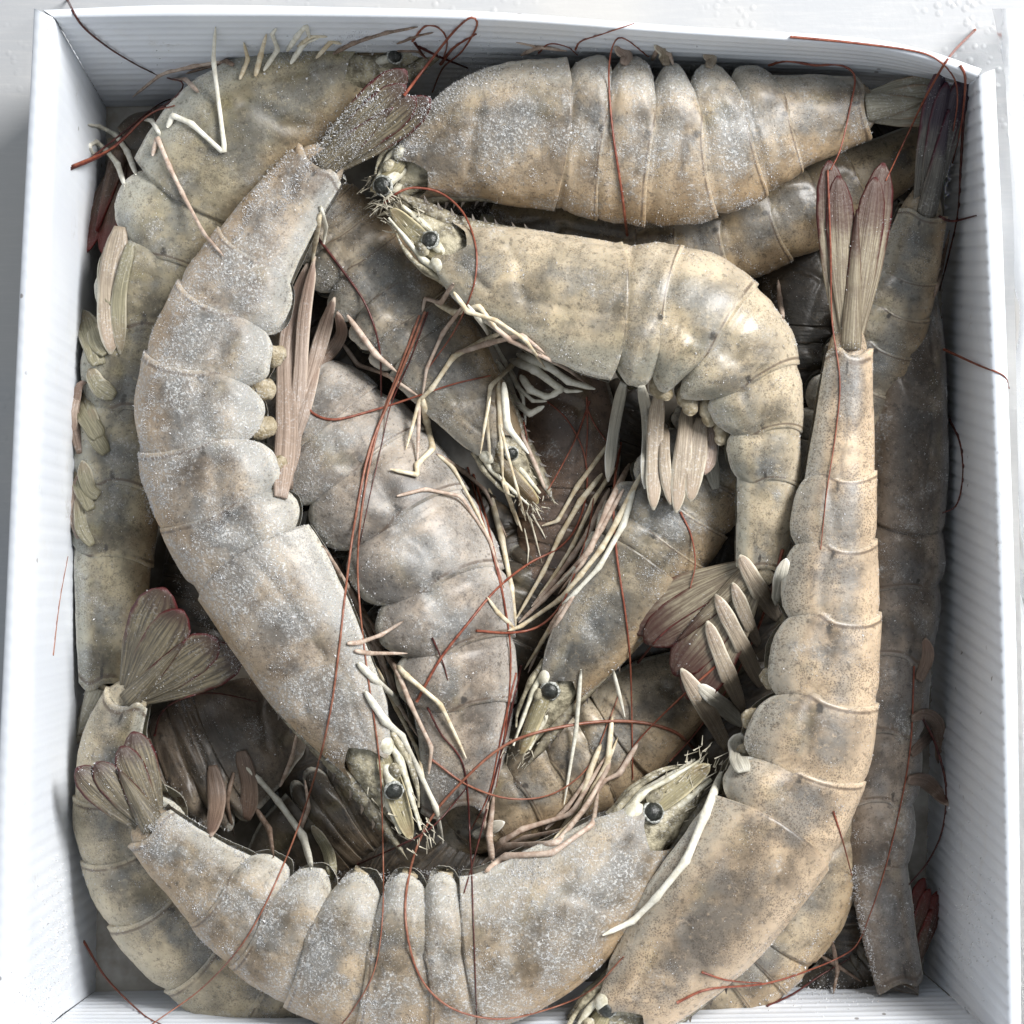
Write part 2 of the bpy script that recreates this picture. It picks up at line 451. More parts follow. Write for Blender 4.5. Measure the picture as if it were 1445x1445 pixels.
def shrimp(key, label, ctrl, dorsal, tail, mat, cb=0.34, roll=0.0, frost=0.5, eye=None, ratio=0.70,
           fan='fan', spread=16, fanroll=35, fanw=0.40, rostrum=True, scalemat='scale', flesh='flesh',
           lobes=0.28, rost_len=0.42, inner=0.48, group="frozen shrimps piled in the white box", hairs=True):
    ctrl = np.array(ctrl, dtype=float)
    W = np.array([at(px, py, z / 1000) for px, py, z, h in ctrl])
    hw = ctrl[:, 3] * K * (HC - ctrl[:, 2] / 1000)
    NS = 241
    C = catmull(np.column_stack([W, hw]), NS)
    P, h = C[:, :3], np.clip(C[:, 3], 0.002, None)
    T = unit(np.gradient(P, axis=0))
    up = np.array([0, 0, 1.0])
    N = unit(np.cross(up, T))
    if dorsal == 'R':
        N = -N
    Sd = np.cross(T, N)
    Sd = unit(Sd * np.sign(Sd[:, 2:3]))
    ro = np.radians(np.interp(np.linspace(0, 1, NS), [0, 0.35, 1], roll if isinstance(roll, (tuple, list)) else (roll, roll, roll)))[:, None]
    D = N * np.cos(ro) + Sd * np.sin(ro)
    S = Sd * np.cos(ro) - N * np.sin(ro)
    b = B = Body()
    b.P, b.h, b.T, b.D, b.S = P, h, T, D, S
    Ltot = np.sum(np.linalg.norm(np.diff(P, axis=0), axis=1))
    b.L = Ltot
    floorp = P[NS // 2].copy()
    floorp[2] = max(0.0, floorp[2] - h[NS // 2] * ratio)
    root = empty("shrimp", floorp)
    tag(root, label, "shrimp", group)
    SHRIMPS[key] = root
    seed = abs(hash(key)) % 1000 if False else sum(ord(c) * (i + 3) for i, c in enumerate(key))
    fs = np.linspace(0, 1, NS)

    def ev(s):
        """spine frame at fractions s (array); extrapolates straight past the head"""
        s = np.asarray(s, float)
        sc_ = np.clip(s, 0, 1)
        f = lambda A: np.stack([np.interp(sc_, fs, A[:, k]) for k in range(3)], -1)
        p = f(P) + f(T) * ((s - sc_) * Ltot)[..., None]
        return p, np.interp(sc_, fs, h), f(T), f(D), f(S)
    b.ev = ev
    parts = []

    def shell(name, s0, s1, nu, nv, L, r0, r1, kind):
        u = np.linspace(0, 1, nu)
        a = np.linspace(-1, 1, nv)
        U, A = np.meshgrid(u, a, indexing='ij')
        t = np.abs(A)
        Lu = L(U)
        ang = np.clip(t / 0.5, 0, 1) * math.pi / 2
        w = np.clip((t - .5) / .5, 0, 1)
        Dn = np.where(t < .5, np.cos(ang), -Lu * w)
        Sn = np.where(t < .5, np.sin(ang), np.sqrt(np.clip(1 - (0.86 * w) ** 2, 0, 1)))
        sgn = np.sign(A)
        r = r0 + (r1 - r0) * U
        if kind == 'seg':
            arch = np.sin(math.pi * np.clip(U * 0.92 + .02, 0, 1)) ** 0.7
            Sn = Sn + 0.24 * np.exp(-((w - 0.50) / 0.36) ** 2) * arch - 0.12 * np.exp(-((w - 0.45) / .4) ** 2)
            r = r * (1 + 0.024 * arch - 0.025 * np.exp(-((U - 0.24) / 0.06) ** 2) * (t < .8))
            Sn = Sn - 0.06 * np.exp(-((t - 0.57 - .05 * np.sin(U * 4 + s0 * 40)) / 0.04) ** 2) * np.sin(math.pi * U)
        if kind == 'car':
            def gro(x0, y0, x1, y1, wd, amp):
                dx, dy = x1 - x0, y1 - y0
                k = np.clip(((U - x0) * dx + (t - y0) * dy) / (dx * dx + dy * dy), 0, 1)
                dd = np.hypot(U - x0 - k * dx, (t - y0 - k * dy))
                return -amp * np.exp(-(dd / wd) ** 2)
            gsum = gro(.30, .30, .50, .62, .035, .07) + gro(.12, .55, .34, .66, .03, .06) + gro(.5, .62, .97, .52, .03, .03) + gro(.30, .12, .98, .10, .03, .025)
            gsum = gsum + 0.05 * np.exp(-(((U - .62) / .3) ** 2 + ((t - .75) / .16) ** 2))
            r = r * (1 + gsum)
        r = r * (1 + 0.030 * wob(U * 1.3 + s0 * 9, A * 1.5, seed) + 0.010 * wob(U * 5 + s0 * 31, A * 6, seed + 1))
        if kind == 'car':
            # front margin: dorsal runs to the rostrum, notch at the eye, angle at the cheek
            fr = np.interp(t, [0, .10, .22, .38, .52, .66, .85, 1], [-.03, -.01, .06, .12, .06, .0, .01, .18])
            s = s0 + (s1 - s0) * (fr + (1 - fr) * U)
            s = s + (s1 - s0) * 0.16 * U ** 2 * (0.22 - 1.5 * (t - .52) ** 2)
        else:
            s = s0 + (s1 - s0) * U + (s1 - s0) * U * (0.05 * np.cos(t * 7.5) - 0.03 * np.sin(A * 5 + s0 * 50))
        p, hh, Tn, Dd, Ss = ev(s)
        bb = hh * ratio
        V = p + Dd * (Dn * r * hh)[..., None] + Ss * (sgn * Sn * r * bb)[..., None]
        # lips: one more row at the rear, one more column at each lower edge
        def inset(Vx, px, k):
            return px + (Vx - px) * k
        V = np.concatenate([V, inset(V[-1:], p[-1:], 0.84)], 0)
        pp = np.concatenate([p, p[-1:]], 0)
        SS = np.concatenate([Ss, Ss[-1:]], 0)
        BB = np.concatenate([bb, bb[-1:]], 0)
        lo = V[:, :1] + SS[:, :1] * (BB[:, :1] * 0.10)[..., None]
        hi = V[:, -1:] - SS[:, -1:] * (BB[:, -1:] * 0.10)[..., None]
        V = np.concatenate([lo, V, hi], 1)
        n1, n2 = V.shape[:2]
        Q = np.concatenate([t[:, :1], t, t[:, -1:]], 1)
        Q = np.concatenate([Q, Q[-1:]], 0)
        SU = np.concatenate([U[:, :1], U, U[:, -1:]], 1)
        SU = np.concatenate([SU, SU[-1:]], 0)
        SG = SU * (3.2 if kind == 'car' else 1.0) + s0 * 61 + seed * 1.37
        if kind == 'car':
            SU = np.where(SU > 0.985, SU, np.clip(SU * 0.3, 0, .3))
        F = grid_faces(n1, n2)
        Vf = V.reshape(-1, 3)
        o = put(name, Vf, F, mat, root, {'q': Q.ravel(), 'su': SU.ravel(), 'sg': SG.ravel(), 'car': np.full(SG.size, 1.0 if kind == 'car' else 0.0)})
        collide(Vf, F)
        parts.append((Vf, F))
        return o

    # soft body inside the shells
    s = np.linspace(-0.02, 0.985, 70)
    p, hh, Tn, Dd, Ss = ev(s)
    an = np.linspace(0, 2 * math.pi, 22, endpoint=False)
    taper = np.interp(s, [-.02, .05, .12, 1], [.35, .62, .80, .84])
    V = p[:, None] + Dd[:, None] * (np.cos(an)[None] * (hh * taper)[:, None] * np.where(np.cos(an) > 0, .92, .60)[None])[..., None] \
        + Ss[:, None] * (np.sin(an)[None] * (hh * taper * ratio)[:, None] * .92)[..., None]
    F = grid_faces(len(s), 22, closed=True) + [tuple(range(22))[::-1], tuple(range(69 * 22, 70 * 22))]
    put("soft_body", V.reshape(-1, 3), F, flesh, root)
    collide(V.reshape(-1, 3), F)

    # shell rings
    ab = 1 - cb
    frac = np.array([.125, .145, .165, .15, .14, .275])
    bounds = cb + ab * np.concatenate([[0], np.cumsum(frac)])
    shell("carapace", 0.0, cb + 0.010, 64, 91, lambda U: 0.93 - 0.18 * (1 - U) ** 2, 0.985, 1.02, 'car')
    lob = lambda U: lobes + (1 - lobes) * np.sqrt(np.clip(1 - np.abs(2 * np.clip(U, 0, 1) - 1) ** 2.6, 0, 1))
    for i in range(6):
        ln = bounds[i + 1] - bounds[i]
        s0, s1 = bounds[i] - 0.03 * ln, bounds[i + 1] + (0.20 * ln if i < 5 else 0)
        if i == 1:
            s0 -= 0.10 * ln
        if i < 5:
            shell("abdomen_segment", s0, s1, 26, 51, lob, 0.958 + (0.025 if i == 1 else 0), 1.022, 'seg')
        else:
            shell("abdomen_segment", s0, s1, 26, 41, lambda U: 0.86 + 0 * U, 0.965, 1.0, 'six')

    # head: rostrum with teeth, eyes on stalks, antennal scales, feelers' bases
    clen = cb * Ltot
    p0, h0, T0, D0, S0 = [x[0] for x in ev(np.array([0.0]))]
    if rostrum:
        u = np.linspace(0, 1, 40)
        s = cb * (0.62 - (0.62 + rost_len) * u)
        pc, hc, tc, dc, sx = ev(s)
        hc = np.where(s < 0, h0, hc)
        crest = np.interp(u, [0, .35, .58, .8, 1], [0.0, .08, .24, .22, .0]) * h0
        base = np.where(s < 0, h0 * (0.985 - 0.22 * (-s / cb) / rost_len), hc * 1.0)
        lowd = np.interp(u, [0, .5, .6, .8, 1], [.10, .14, .30, .22, .0]) * h0
        th = np.interp(u, [0, .5, 1], [.06, .15, .03]) * h0
        tip = base + crest
        ring = []
        for dd, ss in ((tip, 0 * th), (base, th), (base - lowd * .5, th * .9), (base - lowd, 0 * th), (base - lowd * .5, -th * .9), (base, -th)):
            ring.append(pc + dc * dd[:, None] + sx * ss[:, None])
        V = np.stack(ring, 1)
        F = grid_faces(40, 6, closed=True)
        ros = put("rostrum", V.reshape(-1, 3), F, 'rostrum', root)
        collide(V.reshape(-1, 3), F)
        # teeth on the crest
        TV, TF = [], []
        for k in range(8):
            uu = 0.22 + 0.085 * k
            i0 = int(uu * 39)
            q0 = V[i0, 0]
            ax = -tc[i0] * 0.9 + dc[i0] * 0.5
            ln = 0.26 * h0
            wdt = 0.08 * h0
            a0 = q0 + tc[i0] * ln * .55 - dc[i0] * wdt
            a1 = q0 - tc[i0] * ln * .25 - dc[i0] * wdt
            n0 = len(TV)
            TV += [a0 + sx[i0] * wdt * .5, a0 - sx[i0] * wdt * .5, a1 - sx[i0] * wdt * .5, a1 + sx[i0] * wdt * .5, q0 + unit(ax) * ln * .8]
            TF += [(n0, n0 + 1, n0 + 4), (n0 + 1, n0 + 2, n0 + 4), (n0 + 2, n0 + 3, n0 + 4), (n0 + 3, n0, n0 + 4)]
        t_o = put("rostrum_teeth", TV, TF, 'tooth', ros, smooth=False)
        # soft tissue of the head, tapering forward under the rostrum
        q = np.linspace(0, 1, 22)
        sh = cb * (0.30 - (0.30 + rost_len * .62) * q)
        ph, hh_, th_, dh, sx2 = ev(sh)
        rad = h0 * np.interp(q, [0, .25, .45, .7, 1], [.62, .80, .74, .50, .14])
        cen = ph + dh * (h0 * np.interp(q, [0, .4, 1], [0, .10, .46]))[:, None]
        an2 = np.linspace(0, 2 * math.pi, 20, endpoint=False)
        Q2, A2 = np.meshgrid(q, an2, indexing='ij')
        lump = 1 + .10 * wob(Q2 * 3, np.cos(A2) * 2, seed + 3) + .07 * wob(Q2 * 7, np.sin(A2) * 5, seed + 4)
        V = cen[:, None] + dh[:, None] * (np.cos(A2) * rad[:, None] * lump)[..., None] + sx2[:, None] * (np.sin(A2) * rad[:, None] * ratio * 1.05 * lump)[..., None]
        F = grid_faces(22, 20, closed=True) + [tuple(range(21 * 20, 22 * 20))]
        put("head", V.reshape(-1, 3), F, 'head', root)
        collide(V.reshape(-1, 3), F)
        # the eye pair
        er = 0.20 * h0
        for sd in (1, -1):
            pe, he, te, de, se = [x[0] for x in ev(np.array([-cb * .12]))]
            ce = pe + de * h0 * 0.42 + se * sd * h0 * ratio * 0.80
            if eye is not None and sd == 1:
                z = P[0, 2] + h0 * ratio * 0.86
                ce = at(eye[0], eye[1], z)
                er = eye[2] * .70 * K * (HC - z)
            make_eye(ce, er, unit(-te * 0.40 + se * sd * 0.85 + up * 0.2 * sd), unit(te + de * -0.25 - se * sd * 0.15), root)
        # antennal scales, feelers' bases, mouth parts
        for sd in (1, -1):
            bp, bh, bt, bd, bs = [x[0] for x in ev(np.array([cb * .03]))]
            bse = bp - bd * h0 * 0.22 + bs * sd * h0 * ratio * 0.70
            ax = unit(-bt + bd * 0.22 - bs * sd * 0.10)
            V, F, at_ = blade(bse, ax, unit(bd * 0.9 + bs * 0.35 * sd), clen * (rost_len * .93), h0 * 0.30, 0.30 * (1 if sd > 0 else -1), 0.0006, shape='scale')
            put("antennal_scale", V, F, scalemat, root, at_)
            collide(V, F)
            # two rounded base joints of the long feeler
            for fw, dn, rr in ((.02, -.42, .25), (-.10, -.28, .18)):
                cc = bp + bt * clen * fw + bd * h0 * dn + bs * sd * h0 * ratio * .72
                qq = np.linspace(-1, 1, 11)
                V, F = tube_arrays(cc - bt * (qq * h0 * rr * 1.25)[:, None] + bd * (qq * h0 * .06)[:, None], h0 * rr * np.sqrt(np.clip(1.02 - qq ** 2, 0.01, 1)), 12, up=bs)
                put("antenna_base", V, F, 'stalk' if fw > 0 else 'head', root)
                collide(V, F)
            bse = bp + bd * h0 * 0.22 + bs * sd * h0 * ratio * 0.33
            q = np.linspace(0, 1, 14)
            Pq = bse - bt * (q * clen * (rost_len * .80))[:, None] + bd * (q * h0 * .30)[:, None]
            R = h0 * 0.14 * np.interp(q, [0, .3, .34, .6, .64, 1], [1, 1, .82, .9, .70, .40])
            V, F = tube_arrays(Pq, R, 10)
            put("antennule", V, F, 'stalk', root)
            collide(V, F)
            for kk, (w0, w1) in enumerate(((-.5, -.15), (-.72, -.42))):
                bse = bp + bd * h0 * w0 + bs * sd * h0 * ratio * (.60 - .1 * kk)
                Pq = catmull([bse + bt * clen * .10, bse - bt * clen * .06 - bd * h0 * .04, bse - bt * clen * rost_len * .5 + bd * h0 * (w1 - w0) * .6, bse - bt * clen * rost_len * (.86 - .2 * kk) + bd * h0 * (w1 - w0 + .12)], 18)
                jj = np.linspace(0, 1, 18)
                V, F = tube_arrays(Pq, h0 * np.linspace(.12, .035, 18) * (1 + .15 * np.cos(jj * 18)), 9)
                put("maxilliped", V, F, 'head' if kk else 'stalk', root)
                collide(V, F)
        if hairs:
            HV, HF = [], []
            r = np.random.default_rng(seed + 5)
            for k in range(90):
                sd = r.choice([-1, 1])
                bp, bh, bt, bd, bs = [x[0] for x in ev(np.array([-cb * r.uniform(.05, rost_len * .95)]))]
                q0 = bp + bd * h0 * r.uniform(-.35, .75) + bs * sd * h0 * ratio * r.uniform(.1, .62)
                dr = unit(-bt * 1.0 + bd * r.normal(0, .55) + bs * r.normal(0, .5))
                ln = h0 * r.uniform(.12, .40)
                q = np.linspace(0, 1, 4)[:, None]
                Pq = q0 + dr * ln * q + np.array([0, 0, -1]) * (q ** 2) * ln * .2
                V, F = tube_arrays(Pq, np.linspace(.00022, .00006, 4), 4)
                HF += [tuple(i + len(HV) for i in f) for f in F]
                HV += V.tolist()
            o = put("bristles", HV, HF, 'hair', root)
            o["kind"] = "stuff"

    # tail fan
    if tail is not None:
        e = at(tail[0], tail[1], tail[2] / 1000)
        p1, h1, T1, D1, S1 = [x[0] for x in ev(np.array([1.0]))]
        ax = unit(e - p1)
        ln = np.linalg.norm(e - p1)
        inpl = unit(np.cross(up, ax))
        wd = unit(inpl * math.cos(math.radians(fanroll)) + np.cross(ax, inpl) * math.sin(math.radians(fanroll)))
        nr = unit(np.cross(ax, wd))
        if nr[2] < 0:
            nr = -nr
        wid = ln * fanw * 0.5
        sp = math.radians(spread)
        # joint block between the last ring and the fan
        q = np.linspace(-.06, .16, 8)
        V, F = tube_arrays(p1 + ax * (q * ln)[:, None], h1 * np.interp(q, [-.06, .05, .16], [.86, .74, .45]), 14, flat=ratio)
        put("tail_joint", V, F, mat, root, {'q': np.full(len(V), .3), 'su': np.full(len(V), .2), 'sg': np.linspace(0, 1, len(V))})
        collide(V, F)
        for sg, lay in ((1, 0), (-1, 0), (1, 1), (-1, 1)):
            a = sg * sp * (1.0 if lay == 0 else inner)
            dr = rotv(ax, nr, a)
            bs_ = p1 + ax * ln * .06 + wd * (-0) + nr * (h1 * (.10 if lay == 0 else .26))
            bs_ = bs_ + np.cross(nr, ax) * sg * h1 * (.30 if lay == 0 else .14)
            wdr = unit(np.cross(nr, dr))
            V, F, at_ = blade(bs_, dr, wdr, ln * (.96 if lay == 0 else .88), wid * (.62 if lay == 0 else .55), 0.10, 0.0006, nu=22, nv=13)
            put("tail_blade", V, F, fan, root, at_)
            collide(V, F)
            parts.append((V, F))
        V, F, at_ = blade(p1 + ax * ln * .02 + nr * h1 * .42, ax, unit(np.cross(nr, ax)), ln * .74, max(h1 * .42, wid * .24), 0.45, 0.0008, nu=16, nv=9, shape='telson')
        put("telson", V, F, fan, root, at_)
        collide(V, F)
        parts.append((V, F))
    SHELLS[key] = (parts, frost, seed)
    b.root = root
    return b


def make_eye(c, r, axis, back, root):
    """faceted dark ball in a rime-covered collar on a short stalk"""
    nu, nv = 12, 18
    a = np.linspace(0, math.pi, nu)
    f = np.linspace(0, 2 * math.pi, nv, endpoint=False)
    x = unit(np.cross(axis, [0.3, 0.8, 0.1]))
    y = np.cross(axis, x)
    A, Fi = np.meshgrid(a, f, indexing='ij')
    V = c + axis * (np.cos(A) * r * .78)[..., None] + x * (np.sin(A) * np.cos(Fi) * r)[..., None] + y * (np.sin(A) * np.sin(Fi) * r)[..., None]
    F = grid_faces(nu, nv, closed=True)
    e = put("eye", V.reshape(-1, 3), F, 'eye', root)
    collide(V.reshape(-1, 3), F)
    k = np.linspace(0, 2 * math.pi, 28, endpoint=False)
    m = np.linspace(0, 2 * math.pi, 8, endpoint=False)
    Kk, Mm = np.meshgrid(k, m, indexing='ij')
    wv = 1 + .22 * np.sin(Kk * 5 + c[0] * 900) + .18 * np.sin(Kk * 11 + 1) + .12 * np.sin(Kk * 13 + Mm * 2)
    rad = r * .97 + r * .20 * np.cos(Mm) * wv
    V = c - axis * r * .10 + axis * (np.sin(Mm) * r * .26 * wv)[..., None] + x * (np.cos(Kk) * rad)[..., None] + y * (np.sin(Kk) * rad)[..., None]
    F = []
    for i in range(28):
        for j in range(8):
            F.append((i * 8 + j, ((i + 1) % 28) * 8 + j, ((i + 1) % 28) * 8 + (j + 1) % 8, i * 8 + (j + 1) % 8))
    put("eye_collar", V.reshape(-1, 3), F, 'eye_rim', e)
    q = np.linspace(0, 1, 9)
    Pq = c - axis * r * .2 + back * (q * r * 2.6)[:, None] - axis * (q * r * .7)[:, None]
    V, F = tube_arrays(Pq, r * np.interp(q, [0, .3, .7, 1], [.86, .62, .66, .5]), 12)
    put("eye_stalk", V, F, 'stalk', e)
    collide(V, F)


# ------------------------------------------------------------------ table, box
def table():
    m, nt, p = nodes_of("table_top")
    g = G(nt)
    col = g.mix(g.ramp(g.noise(9, 3), 0.4, 0.6), (0.36, 0.37, 0.385), (0.42, 0.415, 0.405))
    fib = g.noise(1, 4, 0.7, vec=g.stretch(60, 700, 1))
    col = g.mix(g.math('MULTIPLY', g.ramp(fib, 0.45, 0.7), 0.25), col, (0.50, 0.49, 0.475))
    g.link(col, p.inputs["Base Color"])
    p.inputs["Roughness"].default_value = 0.38
    drop = g.ramp(g.voronoi(330), 0.42, 0.10)
    drop = g.math('MULTIPLY', drop, g.ramp(g.noise(26, 2), 0.48, 0.62))
    hg = g.math('ADD', drop, g.math('MULTIPLY', g.noise(500, 3), 0.25))
    g.link(g.bump(hg, 0.28, 0.0006), p.inputs["Normal"])
    n = 24
    x = np.linspace(-.6, .6, n)
    X, Y = np.meshgrid(x, x, indexing='ij')
    V = np.stack([X, Y, np.full_like(X, -0.006)], -1).reshape(-1, 3)
    o = put("table", V, grid_faces(n, n), m)
    o["kind"] = "structure"
    collide(V, grid_faces(n, n))


table()

pm, pnt, pp = nodes_of("white_fluted_plastic")
g = G(pnt)
c_ = g.mix(g.ramp(g.noise(30, 3), 0.35, 0.65), (0.69, 0.73, 0.79), (0.735, 0.77, 0.82))
sm = g.math('MULTIPLY', g.ramp(g.noise(45, 5, 0.7), 0.60, 0.72), g.ramp(g.noise(900, 2), 0.45, 0.6))
c_ = g.mix(g.math('MULTIPLY', sm, 0.40), c_, (0.40, 0.39, 0.36))
wet = g.ramp(g.noise(22, 5, 0.7, dist=0.8), 0.54, 0.66)
c_ = g.mix(g.math('MULTIPLY', wet, 0.22), c_, (0.62, 0.60, 0.56))
fleck = g.math('MULTIPLY', g.ramp(g.voronoi(120), 0.10, 0.05), g.ramp(g.noise(30, 2), 0.5, 0.6))
c_ = g.mix(g.math('MULTIPLY', fleck, 0.7), c_, (0.12, 0.09, 0.07))
g.link(c_, pp.inputs["Base Color"])
pp.inputs["Roughness"].default_value = 0.38
pp.inputs["Subsurface Weight"].default_value = 0.08
pp.inputs["Subsurface Radius"].default_value = (0.004, 0.004, 0.005)
g.link(g.bump(g.noise(350, 3), 0.12, 0.0005), pp.inputs["Normal"])
M['plastic'] = pm

M['floor_shade'] = simple("gap_shade_plastic", (0.20, 0.175, 0.14), (0.42, 0.40, 0.36), 0.18, 60, 0.25, spec=0.5)  # white floor plastic coloured dark, standing in for shade in the gaps

box = empty("plastic_box", (0, 0, 0))
tag(box, "open white fluted plastic box holding the pile of frozen shrimps", "box")
# rim lines in photo pixels at rim height, floor lines at the floor
RIMS = {
    'left': ([(27, 1475), (28, 1445), (38, 950), (57, 450), (72, 150), (78, 27)], [(-22, 1475), (-20, 1445), (4, 950), (26, 450), (43, 120), (48, 12)], [(135, 1398), (150, 152)]),
    'far': ([(80, 28), (250, 26), (480, 27), (700, 33), (950, 51), (1200, 68), (1300, 86), (1376, 112)], [(60, 14), (250, 7), (480, 10), (700, 17), (950, 36), (1200, 52), (1300, 69), (1385, 97)], [(150, 152), (1338, 140)]),
    'right': ([(1378, 108), (1394, 450), (1411, 950), (1420, 1445), (1421, 1475)], [(1404, 98), (1419, 450), (1435, 950), (1441, 1445), (1442, 1475)], [(1336, 140), (1303, 1374)]),
    'near': ([(1421, 1476), (900, 1482), (400, 1482), (30, 1477)], [(1440, 1500), (900, 1506), (400, 1506), (0, 1500)], [(1303, 1374), (135, 1398)]),
}
for nm, (inn, out, flo) in RIMS.items():
    fluted_down = nm in ('left', 'right')
    n = 321 if fluted_down else 161
    I = catmull([at(x, y, RIM) for x, y in inn], n)
    O = catmull([at(x, y, RIM) for x, y in out], n)
    Fl = catmull([at(x, y, 0.0) for x, y in flo], n)
    nd = 9 if fluted_down else 65
    rows = []
    out_dir = unit((O - I) * np.array([1, 1, 0]))
    inw = -out_dir
    k = np.arange(n)
    for i, t in enumerate(np.linspace(1, 0, nd)):            # inner face, floor to rim
        q = Fl * t + I * (1 - t)
        if fluted_down:
            # one narrow groove every few millimetres, running down the wall
            q = q + out_dir * ((0.00045 if nm == 'right' else 0.00012) * ((k % 5) == 0) + 0.00004 * np.sin(k * 1.3))[:, None]
        else:
            q = q + out_dir * (0.00045 if i % 4 == 0 else 0.0) + out_dir * (0.00007 * math.sin(i * 2.1))
        rows.append(q)
    rows.append(I + np.array([0, 0, .0012]) + out_dir * .0006)
    ridge = (0.00010 * np.sin(k * 2 * math.pi / 5))[:, None] * np.array([0, 0, 1.0]) if fluted_down else 0
    rows.append(I * .5 + O * .5 + np.array([0, 0, .0016]) + ridge)
    rows.append(O + np.array([0, 0, .0012]) - out_dir * .0006)
    rows.append(O)
    bot = O.copy()
    bot[:, 2] = -0.0045
    bot[:, :2] *= 0.985
    rows.append(bot)
    V = np.stack(rows, 0)
    F = grid_faces(len(rows), n)
    o = put("wall_panel", V.reshape(-1, 3), F, 'plastic', box)
    collide(V.reshape(-1, 3), F)
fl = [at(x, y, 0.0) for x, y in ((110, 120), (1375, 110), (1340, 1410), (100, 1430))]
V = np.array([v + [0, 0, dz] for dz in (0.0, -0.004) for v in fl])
put("bottom_panel", V, [(3, 2, 1, 0), (4, 5, 6, 7), (0, 1, 5, 4), (1, 2, 6, 5), (2, 3, 7, 6), (3, 0, 4, 7)], 'floor_shade', box, smooth=False)
collide(V[:4], [(3, 2, 1, 0)])

# ------------------------------------------------------------------ shell colours (base colours, not lit values, save U: gap shade put in)
SH = {}


def sm_(key, *a, **k):
    SH[key] = shell_material(key, *a, **k)
    return SH[key]


#            key     pale                 mid                  dark                 side-plate
sm_('A', (0.44, 0.37, 0.275), (0.30, 0.255, 0.19), (0.12, 0.10, 0.082), (0.34, 0.345, 0.32), frost=0.72)
sm_('B', (0.43, 0.375, 0.305), (0.29, 0.25, 0.205), (0.12, 0.10, 0.085), (0.42, 0.435, 0.42), frost=0.88)
sm_('C', (0.53, 0.46, 0.335), (0.38, 0.335, 0.235), (0.15, 0.135, 0.10), (0.37, 0.375, 0.325), frost=0.35, rough=0.36, back=((0.58, 0.50, 0.385), .7), bump=.4)
sm_('D', (0.53, 0.43, 0.31), (0.40, 0.325, 0.235), (0.165, 0.135, 0.105), (0.37, 0.365, 0.325), frost=0.28, stipple=.6, rough=0.36, back=((0.60, 0.47, 0.335), .75), bump=.32)
sm_('E', (0.45, 0.38, 0.285), (0.31, 0.26, 0.19), (0.12, 0.10, 0.075), (0.40, 0.395, 0.355), frost=0.85)
sm_('F', (0.40, 0.365, 0.26), (0.275, 0.25, 0.175), (0.12, 0.11, 0.082), (0.48, 0.49, 0.44), frost=0.40, yellow=.3, bump=.4)
sm_('G', (0.48, 0.42, 0.30), (0.33, 0.29, 0.20), (0.135, 0.12, 0.088), (0.37, 0.385, 0.35), frost=0.38, back=((0.52, 0.46, 0.34), .7), bump=.4)
sm_('H', (0.46, 0.40, 0.295), (0.32, 0.275, 0.195), (0.135, 0.115, 0.085), (0.35, 0.35, 0.31), frost=0.35, bump=.4)
sm_('I', (0.30, 0.26, 0.22), (0.19, 0.16, 0.132), (0.08, 0.066, 0.054), (0.29, 0.29, 0.285), frost=0.45, rough=0.24, bump=.4, back=((0.20, 0.15, 0.108), .5), blue=((0.11, 0.115, 0.12), .6))
sm_('J', (0.39, 0.355, 0.28), (0.28, 0.255, 0.20), (0.12, 0.11, 0.088), (0.34, 0.345, 0.32), frost=0.25, rough=0.32, bump=.35)
sm_('K', (0.42, 0.345, 0.23), (0.29, 0.235, 0.155), (0.11, 0.086, 0.06), (0.31, 0.275, 0.215), frost=0.25, rough=0.33, bump=.35)
sm_('L', (0.38, 0.335, 0.26), (0.235, 0.21, 0.165), (0.09, 0.08, 0.068), (0.32, 0.32, 0.29), frost=0.42)
sm_('M', (0.40, 0.35, 0.295), (0.225, 0.195, 0.165), (0.085, 0.073, 0.064), (0.25, 0.245, 0.235), frost=0.55, back=((0.56, 0.53, 0.49), .75))
sm_('N', (0.36, 0.32, 0.24), (0.205, 0.185, 0.145), (0.078, 0.073, 0.064), (0.28, 0.285, 0.28), frost=0.50, rough=.33)
sm_('O', (0.40, 0.335, 0.24), (0.27, 0.225, 0.155), (0.105, 0.086, 0.06), (0.28, 0.26, 0.21), frost=0.25)
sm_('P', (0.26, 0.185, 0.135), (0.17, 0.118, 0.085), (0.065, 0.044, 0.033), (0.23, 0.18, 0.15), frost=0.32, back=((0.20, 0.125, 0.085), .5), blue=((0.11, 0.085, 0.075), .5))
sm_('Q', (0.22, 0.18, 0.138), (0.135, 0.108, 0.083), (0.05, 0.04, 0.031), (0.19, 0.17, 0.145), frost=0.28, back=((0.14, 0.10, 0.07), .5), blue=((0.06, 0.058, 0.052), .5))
sm_('U', (0.11, 0.088, 0.062), (0.06, 0.049, 0.035), (0.024, 0.02, 0.015), (0.085, 0.077, 0.064), frost=0.08, back=None, blue=((0.03, 0.03, 0.028), .5))  # near-black: shade of the gaps put into the fillers' shell colour

# ------------------------------------------------------------------ the pile: (px, py, height mm, half body height px), head to tail
BD = {}
